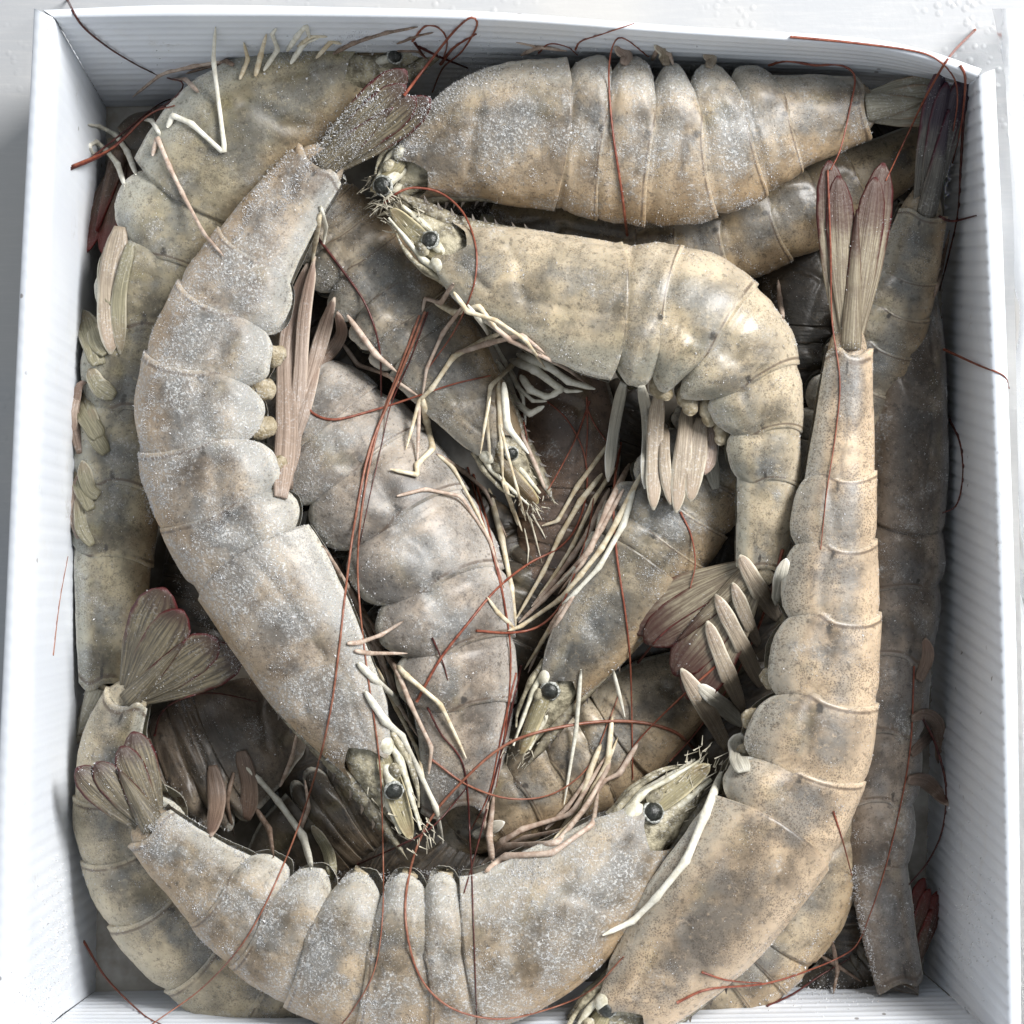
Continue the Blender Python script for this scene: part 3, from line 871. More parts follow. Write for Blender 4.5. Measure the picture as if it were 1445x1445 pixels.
# lowest layer, seen in the gaps
BD['O'] = shrimp('O', "tan shrimp lying flat under the grey shrimp with leg bundle and dark eye",
                 [(1020, 930, 13, 45), (930, 985, 13, 72), (860, 1040, 13, 84), (780, 1085, 13, 84), (700, 1130, 13, 72), (640, 1180, 8, 40), (600, 1235, 4, 18)], 'L', None, SH['O'], cb=.33, frost=.2, rostrum=False)
BD['P'] = shrimp('P', "reddish brown shrimp deep in the middle of the pile under pale legs",
                 [(800, 470, 11, 60), (800, 560, 11, 74), (803, 650, 11, 76), (795, 740, 11, 64), (770, 820, 11, 48), (750, 880, 10, 36)], 'R', None, SH['P'], cb=.5, frost=.25, rostrum=False)
BD['Q'] = shrimp('Q', "brown shrimp in the hollow beside the two red-edged tail fans",
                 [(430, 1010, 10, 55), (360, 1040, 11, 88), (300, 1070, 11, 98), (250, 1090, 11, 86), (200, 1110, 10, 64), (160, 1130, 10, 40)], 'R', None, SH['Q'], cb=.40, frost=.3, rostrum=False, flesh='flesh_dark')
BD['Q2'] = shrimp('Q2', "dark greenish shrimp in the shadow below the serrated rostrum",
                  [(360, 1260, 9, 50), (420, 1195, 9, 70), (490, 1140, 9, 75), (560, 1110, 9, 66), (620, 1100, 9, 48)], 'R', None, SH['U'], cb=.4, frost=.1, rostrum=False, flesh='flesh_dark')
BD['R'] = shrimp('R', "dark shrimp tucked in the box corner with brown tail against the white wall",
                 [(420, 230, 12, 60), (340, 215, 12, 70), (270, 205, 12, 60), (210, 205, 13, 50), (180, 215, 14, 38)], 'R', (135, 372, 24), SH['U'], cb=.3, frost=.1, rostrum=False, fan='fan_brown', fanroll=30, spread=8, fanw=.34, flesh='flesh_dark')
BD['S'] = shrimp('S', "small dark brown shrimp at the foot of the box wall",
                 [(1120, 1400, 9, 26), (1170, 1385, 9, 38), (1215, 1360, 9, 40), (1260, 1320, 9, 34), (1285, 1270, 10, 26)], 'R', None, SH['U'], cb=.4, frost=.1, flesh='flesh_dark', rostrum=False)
for k_, lab, c_, s_ in (  # added gap fillers, their dark colour stands in for shade
        ('T', "shade-dark filler shrimp in the gap between the curled cream shrimp and upright tail", [(1150, 330, 11, 55), (1135, 420, 11, 74), (1130, 510, 11, 72), (1140, 600, 11, 60), (1150, 690, 11, 42)], 'R'),
        ('V', "shade-dark filler shrimp in the gap under the large frosty carapace with pink legs", [(400, 800, 10, 55), (470, 850, 10, 74), (530, 920, 10, 74), (570, 1000, 10, 60), (590, 1080, 10, 42)], 'R'),
        ('W', "shade-dark filler shrimp in the gap above the dark red tail tip", [(1050, 700, 9, 50), (1020, 780, 9, 66), (970, 850, 9, 68), (910, 900, 9, 56), (860, 930, 9, 42)], 'L'),
        ('X', "shade-dark filler shrimp under the folded pink swimmerets", [(340, 400, 11, 50), (400, 440, 11, 66), (460, 500, 11, 68), (520, 560, 11, 55), (570, 620, 11, 40)], 'L'),
        ('Y', "shade-dark filler shrimp at the bottom of the slot beside the long dark shrimp", [(1190, 1130, 9, 40), (1190, 1200, 9, 52), (1188, 1270, 9, 50), (1185, 1340, 9, 40), (1170, 1390, 9, 30)], 'L'),
        ('Z', "shade-dark filler shrimp under the curled shrimp's head and the broad frosty one", [(640, 300, 10, 50), (720, 320, 10, 66), (800, 340, 10, 66), (880, 350, 10, 56), (950, 360, 10, 42)], 'R'),
        ('X2', "shade-dark filler shrimp under the straw legs and the striped leg bundle", [(640, 1010, 9, 50), (690, 940, 9, 66), (730, 870, 9, 66), (770, 800, 9, 56), (800, 740, 9, 42)], 'R')):
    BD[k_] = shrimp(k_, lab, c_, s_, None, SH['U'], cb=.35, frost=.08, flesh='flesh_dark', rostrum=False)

for i_, (x0, y0, x1, y1, lab) in enumerate((  # more fillers added over bare floor, gap shade painted into their colour
        (300, 700, 230, 960, "shade-dark filler shrimp in the gap between the olive wall shrimp and the large frosty one"),
        (900, 540, 850, 760, "shade-dark filler shrimp behind the hanging swimmerets of the hooked cream shrimp"),
        (980, 900, 1060, 1080, "shade-dark filler shrimp under the straw swimmerets of the long tan stippled shrimp"),
        (560, 1150, 700, 1260, "shade-dark filler shrimp above the frosty tan shrimp's rings, under the looping orange feeler"),
        (420, 1040, 480, 1260, "shade-dark filler shrimp behind the pale upright limb in the hollow"),
        (1180, 250, 1330, 160, "shade-dark filler shrimp in the slit beneath the wedged tan shrimp"),
        (1000, 1000, 1120, 1220, "shade-dark filler shrimp in the black gap ahead of the frosty tan shrimp's snout"),
        (520, 620, 720, 760, "shade-dark filler shrimp in the slit beside the purplish shrimp's whitish back"),
        (1010, 830, 1120, 960, "shade-dark filler shrimp beside the dark red tail tip, under straw swimmerets"),
        (690, 740, 760, 860, "shade-dark filler shrimp directly below the bristly snout with the yellow scale"),
        (480, 1170, 610, 1250, "shade-dark filler shrimp under the snout of the large frosty shrimp"))):
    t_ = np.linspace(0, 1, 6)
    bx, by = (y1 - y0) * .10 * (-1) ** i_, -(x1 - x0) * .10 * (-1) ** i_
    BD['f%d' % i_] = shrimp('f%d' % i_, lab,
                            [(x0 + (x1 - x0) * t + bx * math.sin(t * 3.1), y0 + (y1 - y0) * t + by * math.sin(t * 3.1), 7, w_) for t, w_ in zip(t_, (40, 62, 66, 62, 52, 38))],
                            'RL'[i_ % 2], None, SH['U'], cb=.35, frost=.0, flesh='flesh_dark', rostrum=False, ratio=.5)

# middle layer
BD['K'] = shrimp('K', "tan shrimp wedged beneath the broad frosty shrimp near the far wall",
                 [(690, 315, 24, 50), (770, 335, 25, 66), (880, 345, 26, 74), (1000, 335, 26, 74), (1080, 308, 26, 70), (1160, 278, 26, 62), (1240, 238, 26, 50), (1310, 200, 26, 34)], 'R', (1385, 150, 27), SH['K'], cb=.3, frost=.25, rostrum=False, spread=7)
BD['J'] = shrimp('J', "grey olive shrimp with dark purple folded tail standing in the box corner",
                 [(1120, 800, 20, 50), (1150, 710, 22, 64), (1180, 620, 25, 68), (1215, 540, 28, 66), (1247, 460, 31, 60), (1276, 380, 34, 50), (1300, 300, 38, 38)], 'R', (1342, 100, 58), SH['J'], cb=.33, frost=.2, rostrum=False, fan='fan_purple', spread=2.2, fanw=.27, fanroll=20)
BD['I'] = shrimp('I', "long dark brown-grey shrimp lying straight along the fluted box wall",
                 [(1292, 410, 24, 40), (1286, 480, 26, 56), (1281, 580, 27, 62), (1276, 690, 27, 62), (1270, 800, 27, 60), (1262, 900, 27, 56), (1252, 1000, 27, 54), (1243, 1100, 27, 52), (1238, 1200, 27, 48), (1252, 1300, 25, 42), (1270, 1385, 23, 36)], 'R', (1312, 1250, 12), SH['I'], cb=.33, roll=(25, 30, 10), frost=.4, rostrum=False, fan='fan_brown', spread=4, lobes=.45)
BD['F'] = shrimp('F', "olive grey shrimp bent along the white wall, broad carapace and pale legs in the corner",
                 [(520, 80, 42, 50), (460, 110, 40, 74), (372, 168, 35, 106), (298, 252, 32, 108), (250, 345, 30, 92), (216, 450, 29, 82), (188, 550, 28, 72), (170, 650, 28, 64), (160, 750, 28, 60), (155, 850, 28, 55), (150, 965, 27, 42)], 'L', (118, 1060, 22), SH['F'], cb=.30, frost=.45, scalemat='scale_brown', fan='fan_grey', spread=6, rost_len=.40)
BD['H'] = shrimp('H', "cream shrimp under the tan shrimp's head, its back to the box wall",
                 [(1185, 1080, 24, 55), (1150, 1160, 24, 80), (1105, 1250, 24, 98), (1050, 1330, 24, 92), (980, 1390, 24, 82), (900, 1440, 24, 66), (820, 1480, 24, 46)], 'L', None, SH['H'], cb=.44, frost=.35, rostrum=False)
BD['L'] = shrimp('L', "olive grey shrimp pointing its head and yellow scale into the centre of the pile",
                 [(706, 643, 31, 40), (680, 600, 31, 54), (640, 540, 31, 66), (590, 474, 31, 74), (540, 408, 30, 78), (490, 348, 29, 72), (440, 290, 28, 58), (400, 245, 28, 40)], 'R', None, SH['L'], cb=.36, frost=.4, eye=(722, 640, 13), scalemat='scale_brown', rost_len=.55)
BD['M'] = shrimp('M', "purplish grey frosted shrimp curving through the middle with whitish back edge",
                 [(395, 540, 26, 60), (440, 585, 27, 92), (500, 655, 28, 108), (560, 735, 29, 110), (605, 815, 29, 106), (632, 900, 28, 96), (645, 985, 27, 84), (645, 1065, 26, 70), (635, 1140, 25, 52)], 'L', None, SH['M'], cb=.13, roll=-14, frost=.6, rostrum=False)
BD['N'] = shrimp('N', "grey green shrimp with straw-coloured leg bundle and dark eye, head pointing to the near wall",
                 [(778, 972, 29, 40), (804, 933, 29, 53), (838, 884, 30, 66), (890, 806, 30, 80), (940, 734, 30, 84), (985, 664, 29, 78), (1020, 590, 28, 64), (1040, 510, 27, 46)], 'R', None, SH['N'], cb=.40, frost=.5, eye=(776, 975, 18), rost_len=.55)
BD['G'] = shrimp('G', "olive cream shrimp curled round the near corner, red-edged tail fan turned up",
                 [(640, 1440, 20, 60), (520, 1425, 24, 88), (410, 1392, 26, 96), (310, 1335, 27, 98), (238, 1265, 28, 94), (190, 1180, 30, 82), (168, 1100, 33, 64), (165, 1040, 37, 48), (182, 985, 42, 36)], 'L', (292, 868, 54), SH['G'], cb=.26, frost=.4, rostrum=False, fan='fan', spread=20, fanw=.62, fanroll=12)

# top layer
BD['A'] = shrimp('A', "broad frosty grey and tan shrimp along the far wall with pale ringed eye",
                 [(572, 240, 45, 48), (622, 212, 46, 75), (690, 190, 47, 98), (785, 188, 48, 106), (870, 200, 48, 110), (950, 207, 48, 110), (1030, 194, 48, 98), (1115, 170, 47, 74), (1215, 152, 46, 48)], 'R', (1328, 138, 46), SH['A'], cb=.345, frost=.7, eye=(540, 262, 19), fan='fan_grey', spread=2.0, fanw=.56, fanroll=12, inner=.2, rost_len=.30)
BD['C'] = shrimp('C', "cream olive shrimp curled into a hook with dark red tail tip and hanging swimmerets",
                 [(620, 353, 51, 46), (665, 380, 51, 67), (735, 408, 52, 86), (840, 438, 52, 98), (910, 446, 52, 102), (980, 462, 52, 102), (1035, 506, 51, 90), (1068, 572, 50, 66), (1078, 645, 49, 51), (1077, 720, 47, 46), (1070, 800, 44, 38)], 'L', (922, 938, 36), SH['C'], cb=.35, frost=.4, eye=(607, 338, 17), fan='fan_pale', spread=17, fanw=.56, fanroll=10, rost_len=.40)
BD['B'] = shrimp('B', "large frosty grey-brown shrimp curving past the left wall, red-tipped tail by the far wall",
                 [(534, 1072, 48, 50), (490, 1000, 49, 76), (440, 922, 51, 90), (388, 832, 52, 96), (328, 738, 52, 95), (290, 640, 52, 92), (285, 550, 52, 90), (312, 462, 52, 84), (352, 385, 52, 74), (398, 308, 52, 60), (452, 236, 52, 46)], 'L', (588, 120, 58), SH['B'], cb=.345, frost=.9, eye=(556, 1116, 18), fan='fan', spread=4, fanw=.44, fanroll=15, rost_len=.44)
BD['E'] = shrimp('E', "frosty tan shrimp lying along the near wall with black eye and red-edged tail fan",
                 [(918, 1150, 47, 56), (876, 1196, 48, 80), (805, 1262, 49, 102), (705, 1328, 50, 112), (620, 1346, 50, 116), (540, 1346, 50, 116), (460, 1330, 49, 106), (385, 1298, 48, 90), (322, 1256, 48, 74), (268, 1215, 48, 58), (216, 1168, 48, 44)], 'L', (146, 1056, 52), SH['E'], cb=.375, frost=.9, eye=(922, 1146, 20), fan='fan', spread=15, fanw=.56, fanroll=16, rost_len=.42)
BD['D'] = shrimp('D', "long tan stippled shrimp stretched out with tail raised as a dark red V",
                 [(858, 1434, 47, 54), (908, 1382, 48, 79), (985, 1295, 50, 100), (1068, 1192, 52, 102), (1118, 1110, 52, 94), (1145, 1030, 52, 88), (1160, 950, 52, 80), (1168, 870, 52, 73), (1172, 780, 52, 66), (1178, 700, 52, 58), (1187, 600, 52, 47), (1196, 498, 52, 36)], 'R', (1207, 232, 56), SH['D'], cb=.335, frost=.35, eye=(856, 1424, 18), fan='fan_pale', spread=6.5, fanw=.30, fanroll=10, rost_len=.4, inner=.85)

# ------------------------------------------------------------------ laying limbs over the pile
BVH = BVHTree.FromPolygons(np.vstack(COLLIDE_V).tolist(), COLLIDE_F)
CAMP = np.array([0, 0, HC])


def surface_z(px, py):
    d = at(px, py, 0.0) - CAMP
    hit = BVH.ray_cast(Vector(CAMP), Vector(d))
    return hit[0].z if hit[0] is not None else -0.006


def drape(pts, n, r, iters=60, lift=0.0, zmin=None):
    """photo polyline -> 3D points resting on what lies below, stretched over gaps like a stiff strand"""
    C = catmull(np.array(pts, float), n)
    hz = np.array([surface_z(x, y) for x, y in C[:, :2]]) + r
    z = hz.copy()
    for _ in range(iters):
        m = z.copy()
        m[1:-1] = (z[:-2] + z[2:]) / 2
        z = np.maximum(hz, m)
    for _ in range(6):
        m = z.copy()
        m[1:-1] = (z[:-2] + 2 * z[1:-1] + z[2:]) / 4
        z = np.maximum(m, hz - r * .5)
    z = z + lift
    if C.shape[1] > 2:
        z = z + C[:, 2] / 1000
    if zmin is not None:
        z = np.maximum(z, zmin / 1000)
    return np.array([at(x, y, zz) for (x, y), zz in zip(C[:, :2], z)])


def antenna(key, pts, rpx=1.9, mat='antenna', lift=0.0, iters=80):
    r = rpx * 0.84 * K * 0.70
    n = int(max(28, min(190, sum(math.dist(a[:2], b[:2]) for a, b in zip(pts, pts[1:])) / 5)))
    Pq = drape(pts, n, r, iters, lift)
    V, F = tube_arrays(Pq, r * np.linspace(1.12, .50, n) * (1 + .07 * np.sin(np.arange(n) * 2.1)), 7)
    return put("antenna", V, F, mat, SHRIMPS[key])


def leg(key, pts, wpx=6, mat='leg', iters=30, tip=0.55, lift=0.0, name="leg"):
    r = (wpx * 0.80 if wpx < 6 else wpx * .70) * K * 0.70
    # straight limb pieces with a bend at each joint
    P2 = np.array(pts, float)
    dense, jt = [], []
    for a, b in zip(P2, P2[1:]):
        for t in np.linspace(0, 1, 9, endpoint=False):
            dense.append(a + (b - a) * t)
            jt.append(t)
    dense.append(P2[-1])
    jt.append(1.0)
    dense = np.array(dense)
    for _ in range(1):
        m = dense.copy()
        m[1:-1] = (dense[:-2] + 2 * dense[1:-1] + dense[2:]) / 4
        dense = m
    n = len(dense)
    hz = np.array([surface_z(x, y) for x, y in dense]) + r
    z = hz.copy()
    for _ in range(iters):
        m = z.copy()
        m[1:-1] = (z[:-2] + z[2:]) / 2
        z = np.maximum(hz, m)
    for _ in range(4):
        m = z.copy()
        m[1:-1] = (z[:-2] + 2 * z[1:-1] + z[2:]) / 4
        z = m
    z = z + lift
    Pq = np.array([at(x, y, zz) for (x, y), zz in zip(dense, z)])
    jt = np.array(jt)
    R = r * np.linspace(1.0, tip, n) * (1 + .22 * np.exp(-(jt / .10) ** 2) + .16 * np.exp(-((1 - jt) / .12) ** 2) - .08 * np.sin(jt * math.pi))
    R[-3:] *= np.array([.8, .55, .2])
    R[:4] *= np.array([.25, .6, .8, .9])
    V, F = tube_arrays(Pq, R, 9, flat=.85)
    return put(name, V, F, mat, SHRIMPS[key])


def swim(key, pts, wpx=10, mat='swim', iters=30, lift=0.0, twist=0.3):
    """flat swimmeret blade along a photo polyline (base first)"""
    n = 20
    Pq = drape(pts, n, wpx * K * .7 * .35, iters, lift)
    T = unit(np.gradient(Pq, axis=0))
    A = unit(np.cross(T, [0, 0, 1.0]))
    Nn = np.cross(A, T)
    tw = np.linspace(-twist, twist, n)[:, None]
    A, Nn = A * np.cos(tw) + Nn * np.sin(tw), Nn * np.cos(tw) - A * np.sin(tw)
    u = np.linspace(0, 1, n)
    w = np.interp(u, [0, .12, .4, .75, .92, 1], [.55, .85, 1, .92, .6, .12]) * (1 + .07 * np.sin(u * 9 + pts[0][0])) * 1.12 * wpx * K * .7
    nv = 9
    v = np.linspace(-1, 1, nv)
    U, Vv = np.meshgrid(u, v, indexing='ij')
    h = (0.13 * (1 - Vv ** 2) + .06 * np.cos(Vv * 9.0 + U * 2) + .03 * np.cos(Vv * 17)) * w[:, None]
    Pm = Pq[:, None] + A[:, None] * (Vv * w[:, None])[..., None] + Nn[:, None] * h[..., None]
    t = 0.0004 * (1 - .6 * Vv ** 2)
    V = np.vstack([(Pm + Nn[:, None] * t[..., None]).reshape(-1, 3), (Pm - Nn[:, None] * t[..., None]).reshape(-1, 3)])
    n0 = n * nv
    F = grid_faces(n, nv) + grid_faces(n, nv, flip=True, base=n0)
    ring = [i * nv for i in range(n)] + [(n - 1) * nv + j for j in range(1, nv)] + [i * nv + nv - 1 for i in range(n - 2, -1, -1)] + [j for j in range(nv - 2, 0, -1)]
    for a, b in zip(ring, ring[1:] + ring[:1]):
        F.append((a, b, b + n0, a + n0))
    ed = np.maximum(np.abs(Vv), np.clip((U - .85) / .15, 0, 1))
    return put("swimmeret", V, F, mat, SHRIMPS[key], {'ed': np.tile(ed.ravel(), 2), 'su': np.tile(U.ravel(), 2), 'sv': np.tile(Vv.ravel(), 2)})


def stub(key, pts, wpx, mat='stub', lift=0.0):
    n = 14
    Pq = drape(pts, n, 0, 4, lift)
    r0 = wpx * K * .52
    Pq[:, 2] = np.interp(np.linspace(0, 1, n), [0, 1], [Pq[0, 2] - r0 * 2.6, Pq[0, 2] - r0 * 3.0])
    u = np.linspace(0, 1, n)
    V, F = tube_arrays(Pq, r0 * np.interp(u, [0, .12, .45, .8, .93, 1], [.6, .85, 1, .92, .66, .25]) * (1 + .05 * np.sin(u * 23 + pts[0][0])), 16, flat=.8)
    return put("swimmeret_base", V, F, mat, SHRIMPS[key])


# the hooked cream shrimp: walking legs
for pts, w, mt in (
        ([(640, 400), (622, 428), (600, 421), (596, 440)], 6, 'leg_pink'),
        ([(612, 425), (642, 442), (676, 432), (706, 470)], 8, 'leg'),
        ([(706, 470), (681, 482), (640, 503), (609, 549), (592, 565), (573, 634)], 7, 'leg'),
        ([(592, 565), (589, 655)], 5, 'leg_pink'),
        ([(596, 560), (602, 595), (611, 633), (588, 656), (589, 670), (550, 662)], 8, 'leg'),
        ([(616, 640), (654, 665), (685, 692), (715, 758)], 5, 'leg_pink'),
        ([(640, 500), (690, 484), (737, 473), (768, 498)], 7, 'leg_pink'),
        ([(730, 500), (773, 516), (802, 538), (840, 549)], 9, 'leg_white'),
        ([(720, 508), (754, 521), (792, 550), (776, 558)], 9, 'leg_white'),
        ([(700, 510), (716, 537), (727, 568), (748, 584), (768, 573)], 9, 'leg_white'),
        ([(735, 530), (748, 550), (770, 560), (788, 556)], 8, 'leg_white'),
        ([(701, 508), (706, 600), (710, 680)], 6, 'leg'),
        ([(740, 500), (722, 516), (692, 545), (687, 588), (692, 650)], 6, 'leg'),
        ([(711, 540), (716, 602), (746, 640)], 8, 'leg_white'),
        ([(709, 672), (722, 712), (737, 750)], 4.5, 'leg'),
        ([(708, 676), (724, 720), (731, 742)], 4.5, 'leg')):
    leg('C', pts, w * (1.2 if mt == 'leg_white' else 1.0), mt, lift=.010 if mt == 'leg_white' else 0.0)
# its swimmerets
for pts, w, mt in (
        ([(930, 555), (924, 620), (922, 720)], 11, 'swim'),
        ([(938, 600), (938, 650), (946, 712)], 8, 'swim'),
        ([(970, 575), (964, 640), (954, 724)], 12, 'swim'),
        ([(990, 590), (983, 640), (974, 708)], 13, 'swim'),
        ([(905, 545), (914, 600), (910, 690)], 8, 'swim_white'),
        ([(880, 540), (872, 575), (864, 622), (858, 680)], 8, 'swim_white'),
        ([(1000, 600), (1004, 640), (994, 670)], 8, 'swim_pink')):
    swim('C', pts, w, mt, lift=.008)
for pts, w in (([(930, 530), (928, 575)], 17), ([(968, 545), (968, 590)], 17), ([(1002, 560), (996, 605)], 17), ([(1020, 595), (1010, 630)], 14)):
    stub('C', pts, w)
# leg bundle of the grey green shrimp
for pts, w, mt in (
        ([(905, 668), (872, 734), (849, 774), (819, 812), (790, 846), (735, 884), (717, 890)], 7, 'leg'),
        ([(888, 655), (859, 714), (832, 777), (799, 814), (767, 846), (732, 879)], 8, 'leg_pink'),
        ([(860, 690), (832, 749), (809, 784), (780, 824), (750, 856)], 8, 'leg_pink'),
        ([(850, 668), (819, 707), (790, 757), (767, 807), (728, 874)], 7, 'leg'),
        ([(870, 612), (814, 687), (787, 735), (765, 742)], 6, 'leg'),
        ([(725, 886), (702, 864), (687, 842)], 5, 'leg'),
        ([(895, 690), (880, 740), (846, 800), (812, 836), (785, 862)], 7, 'leg_white'),
        ([(800, 850), (780, 880), (762, 910), (745, 950)], 6, 'leg_pink'),
        ([(790, 862), (765, 905), (740, 945)], 5, 'leg'),
        ([(690, 690), (708, 760), (722, 830), (728, 884)], 8, 'leg')):
    leg('N', pts, w, mt)
# frosty tan shrimp
for pts, w, mt in (
        ([(690, 1205), (709, 1187), (737, 1170), (806, 1149), (855, 1066)], 8, 'leg_pink'),
        ([(680, 1220), (716, 1194), (786, 1190), (827, 1139), (858, 1083), (862, 1025)], 8, 'leg_pink'),
        ([(685, 1230), (713, 1208), (779, 1204), (837, 1163), (844, 1118)], 8, 'leg_pink'),
        ([(865, 945), (882, 1012)], 6, 'leg_white'),
        ([(864, 1010), (858, 1075), (838, 1110), (815, 1150)], 7, 'leg'),
        ([(900, 1049), (874, 1092), (852, 1102), (836, 1130)], 7, 'leg_pink'),
        ([(820, 945), (813, 1031), (796, 1135)], 5, 'leg_white'),
        ([(848, 1050), (832, 1090), (815, 1140), (790, 1170)], 7, 'leg'),
        ([(695, 1215), (690, 1180), (697, 1120)], 9, 'leg_pink'),
        ([(1018, 1090), (995, 1150), (968, 1215), (925, 1268), (893, 1300), (850, 1320)], 10, 'leg_white')):
    leg('E', pts, w, mt)
swim('E', [(668, 1180), (690, 1170), (712, 1160)], 8, 'swim_white')
for x in (445, 505, 575, 625):
    stub('E', [(x, 1250), (x + 4, 1228)], 16)
leg('E', [(440, 1225), (428, 1180), (392, 1130), (365, 1100), (342, 1078)], 9, 'leg_white', name="swimmeret")
swim('E', [(470, 1240), (462, 1200), (440, 1165)], 8, 'swim_olive')
# frosted large shrimp: swimmerets and legs
for pts, w, mt in (
        ([(396, 702), (404, 615), (405, 510), (415, 447), (434, 372)], 15, 'swim_pink'),
        ([(408, 690), (418, 600), (424, 520), (430, 440), (445, 362)], 10, 'swim_pink'),
        ([(430, 560), (450, 490), (472, 420)], 10, 'swim_pink'),
        ([(438, 520), (462, 500), (482, 470), (476, 440)], 9, 'swim_brown'),
        ([(412, 640), (436, 560), (452, 500)], 7, 'swim_pink')):
    swim('B', pts, w, mt)
for pts, w in (([(352, 608), (396, 602)], 22), ([(360, 655), (402, 652)], 21), ([(365, 695), (404, 694)], 18), ([(372, 500), (400, 500)], 24), ([(360, 555), (396, 552)], 22)):
    stub('B', pts, w)
for pts, w, mt in (
        ([(540, 915), (562, 949), (578, 991), (609, 1055), (605, 1092)], 7, 'leg_pink'),
        ([(556, 935), (572, 952), (622, 994), (658, 1070)], 7, 'leg'),
        ([(505, 935), (525, 955), (557, 984), (575, 1018)], 9, 'leg_white'),
        ([(490, 908), (507, 907), (538, 896), (570, 876)], 6, 'leg_pink'),
        ([(500, 918), (520, 922), (575, 922)], 6, 'leg_pink'),
        ([(515, 975), (544, 1018), (567, 1039), (588, 1083), (615, 1139), (625, 1190)], 9, 'leg_white'),
        ([(480, 800), (510, 860), (538, 925), (560, 990), (590, 1040)], 6, 'leg_pink'),
        ([(455, 770), (495, 835), (525, 900), (545, 960)], 6, 'leg_pink'),
        ([(452, 300), (445, 340), (440, 372)], 7, 'leg')):
    leg('B', pts, w, mt)
# tan stippled shrimp
for pts, w, mt in (
        ([(1098, 872), (1073, 835), (1044, 783)], 12, 'swim'),
        ([(1096, 850), (1102, 820), (1110, 788)], 10, 'swim_white'),
        ([(1070, 908), (1052, 868), (1034, 822)], 9, 'swim'),
        ([(1074, 966), (1042, 901), (1010, 839)], 11, 'swim'),
        ([(1048, 1000), (1021, 936), (998, 876)], 11, 'swim'),
        ([(1027, 1056), (996, 999), (961, 943)], 12, 'swim'),
        ([(1048, 1022), (1015, 992), (985, 966)], 11, 'swim_white'),
        ([(1050, 1090), (1040, 1060), (1046, 1035)], 13, 'swim_white')):
    swim('D', pts, w, mt)
for pts, w in (([(1110, 870), (1092, 872)], 15), ([(1092, 950), (1072, 962)], 15), ([(1075, 1010), (1050, 1018)], 17), ([(1058, 1060), (1036, 1062)], 18)):
    stub('D', pts, w)
# olive shrimp in the corner
for pts, w, mt in (
        ([(236, 180), (244, 163), (270, 174), (318, 218), (301, 85), (304, 38)], 7, 'leg_white'),
        ([(215, 220), (222, 194), (239, 235), (256, 270), (287, 329), (316, 362)], 6, 'leg_pink'),
        ([(192, 246), (180, 215), (163, 190), (140, 178), (124, 176)], 7, 'leg_white'),
        ([(176, 262), (166, 232), (150, 212), (136, 200), (126, 205), (130, 217), (142, 216), (144, 206)], 6.5, 'leg_white'),
        ([(360, 108), (368, 78), (376, 48)], 7, 'leg'),
        ([(405, 72), (420, 50), (432, 36), (437, 54)], 7, 'leg_white'),
        ([(311, 87), (270, 94), (228, 104), (187, 137)], 5, 'leg_pink'),
        ([(330, 92), (320, 86), (300, 92), (262, 104)], 6, 'leg_brown')):
    leg('F', pts, w, mt)
for pts, w, mt in (
        ([(170, 320), (154, 400), (156, 500)], 16, 'swim'),
        ([(184, 345), (168, 420), (170, 500)], 10, 'swim_olive'),
        ([(140, 515), (126, 470), (118, 438)], 15, 'swim_olive'),
        ([(140, 618), (122, 585), (112, 555)], 14, 'swim_olive'),
        ([(128, 720), (115, 690), (106, 665)], 10, 'swim_olive'),
        ([(112, 640), (104, 590), (112, 545), (122, 540)], 7, 'swim_brown'),
        ([(112, 760), (104, 720), (110, 670)], 7, 'swim_pink')):
    swim('F', pts, w, mt)
# dark long shrimp
for pts, w, mt in (
        ([(1286, 1014), (1306, 1008), (1322, 1020), (1327, 1045), (1324, 1076)], 9, 'swim_brown'),
        ([(1286, 1065), (1305, 1045), (1320, 1030)], 8, 'swim_brown'),
        ([(1280, 1100), (1308, 1104), (1338, 1136)], 10, 'swim_brown'),
        ([(1296, 960), (1308, 930), (1306, 900)], 9, 'swim_brown')):
    swim('I', pts, w, mt)
leg('J', [(1318, 420), (1328, 380), (1340, 325)], 5, 'leg_brown')
leg('T', [(1105, 450), (1100, 420), (1098, 395)], 7, 'leg_pink')
leg('L', [(490, 445), (530, 500), (560, 525)], 8, 'leg_pink')
leg('L', [(484, 485), (505, 515), (545, 528), (592, 560)], 6, 'leg_pink')
leg('L', [(735, 610), (755, 655), (774, 702)], 5, 'leg_pink')
leg('S', [(1160, 1350), (1185, 1365), (1215, 1385)], 5, 'leg_brown')
leg('S', [(1175, 1330), (1182, 1370), (1176, 1402)], 5, 'leg_brown')
for pts, mt in (([(742, 720), (752, 745), (758, 770)], 'hair'), ([(750, 725), (764, 748), (770, 760)], 'hair'), ([(748, 730), (756, 760), (765, 795)], 'hair')):
    leg('L', pts, 2, mt)

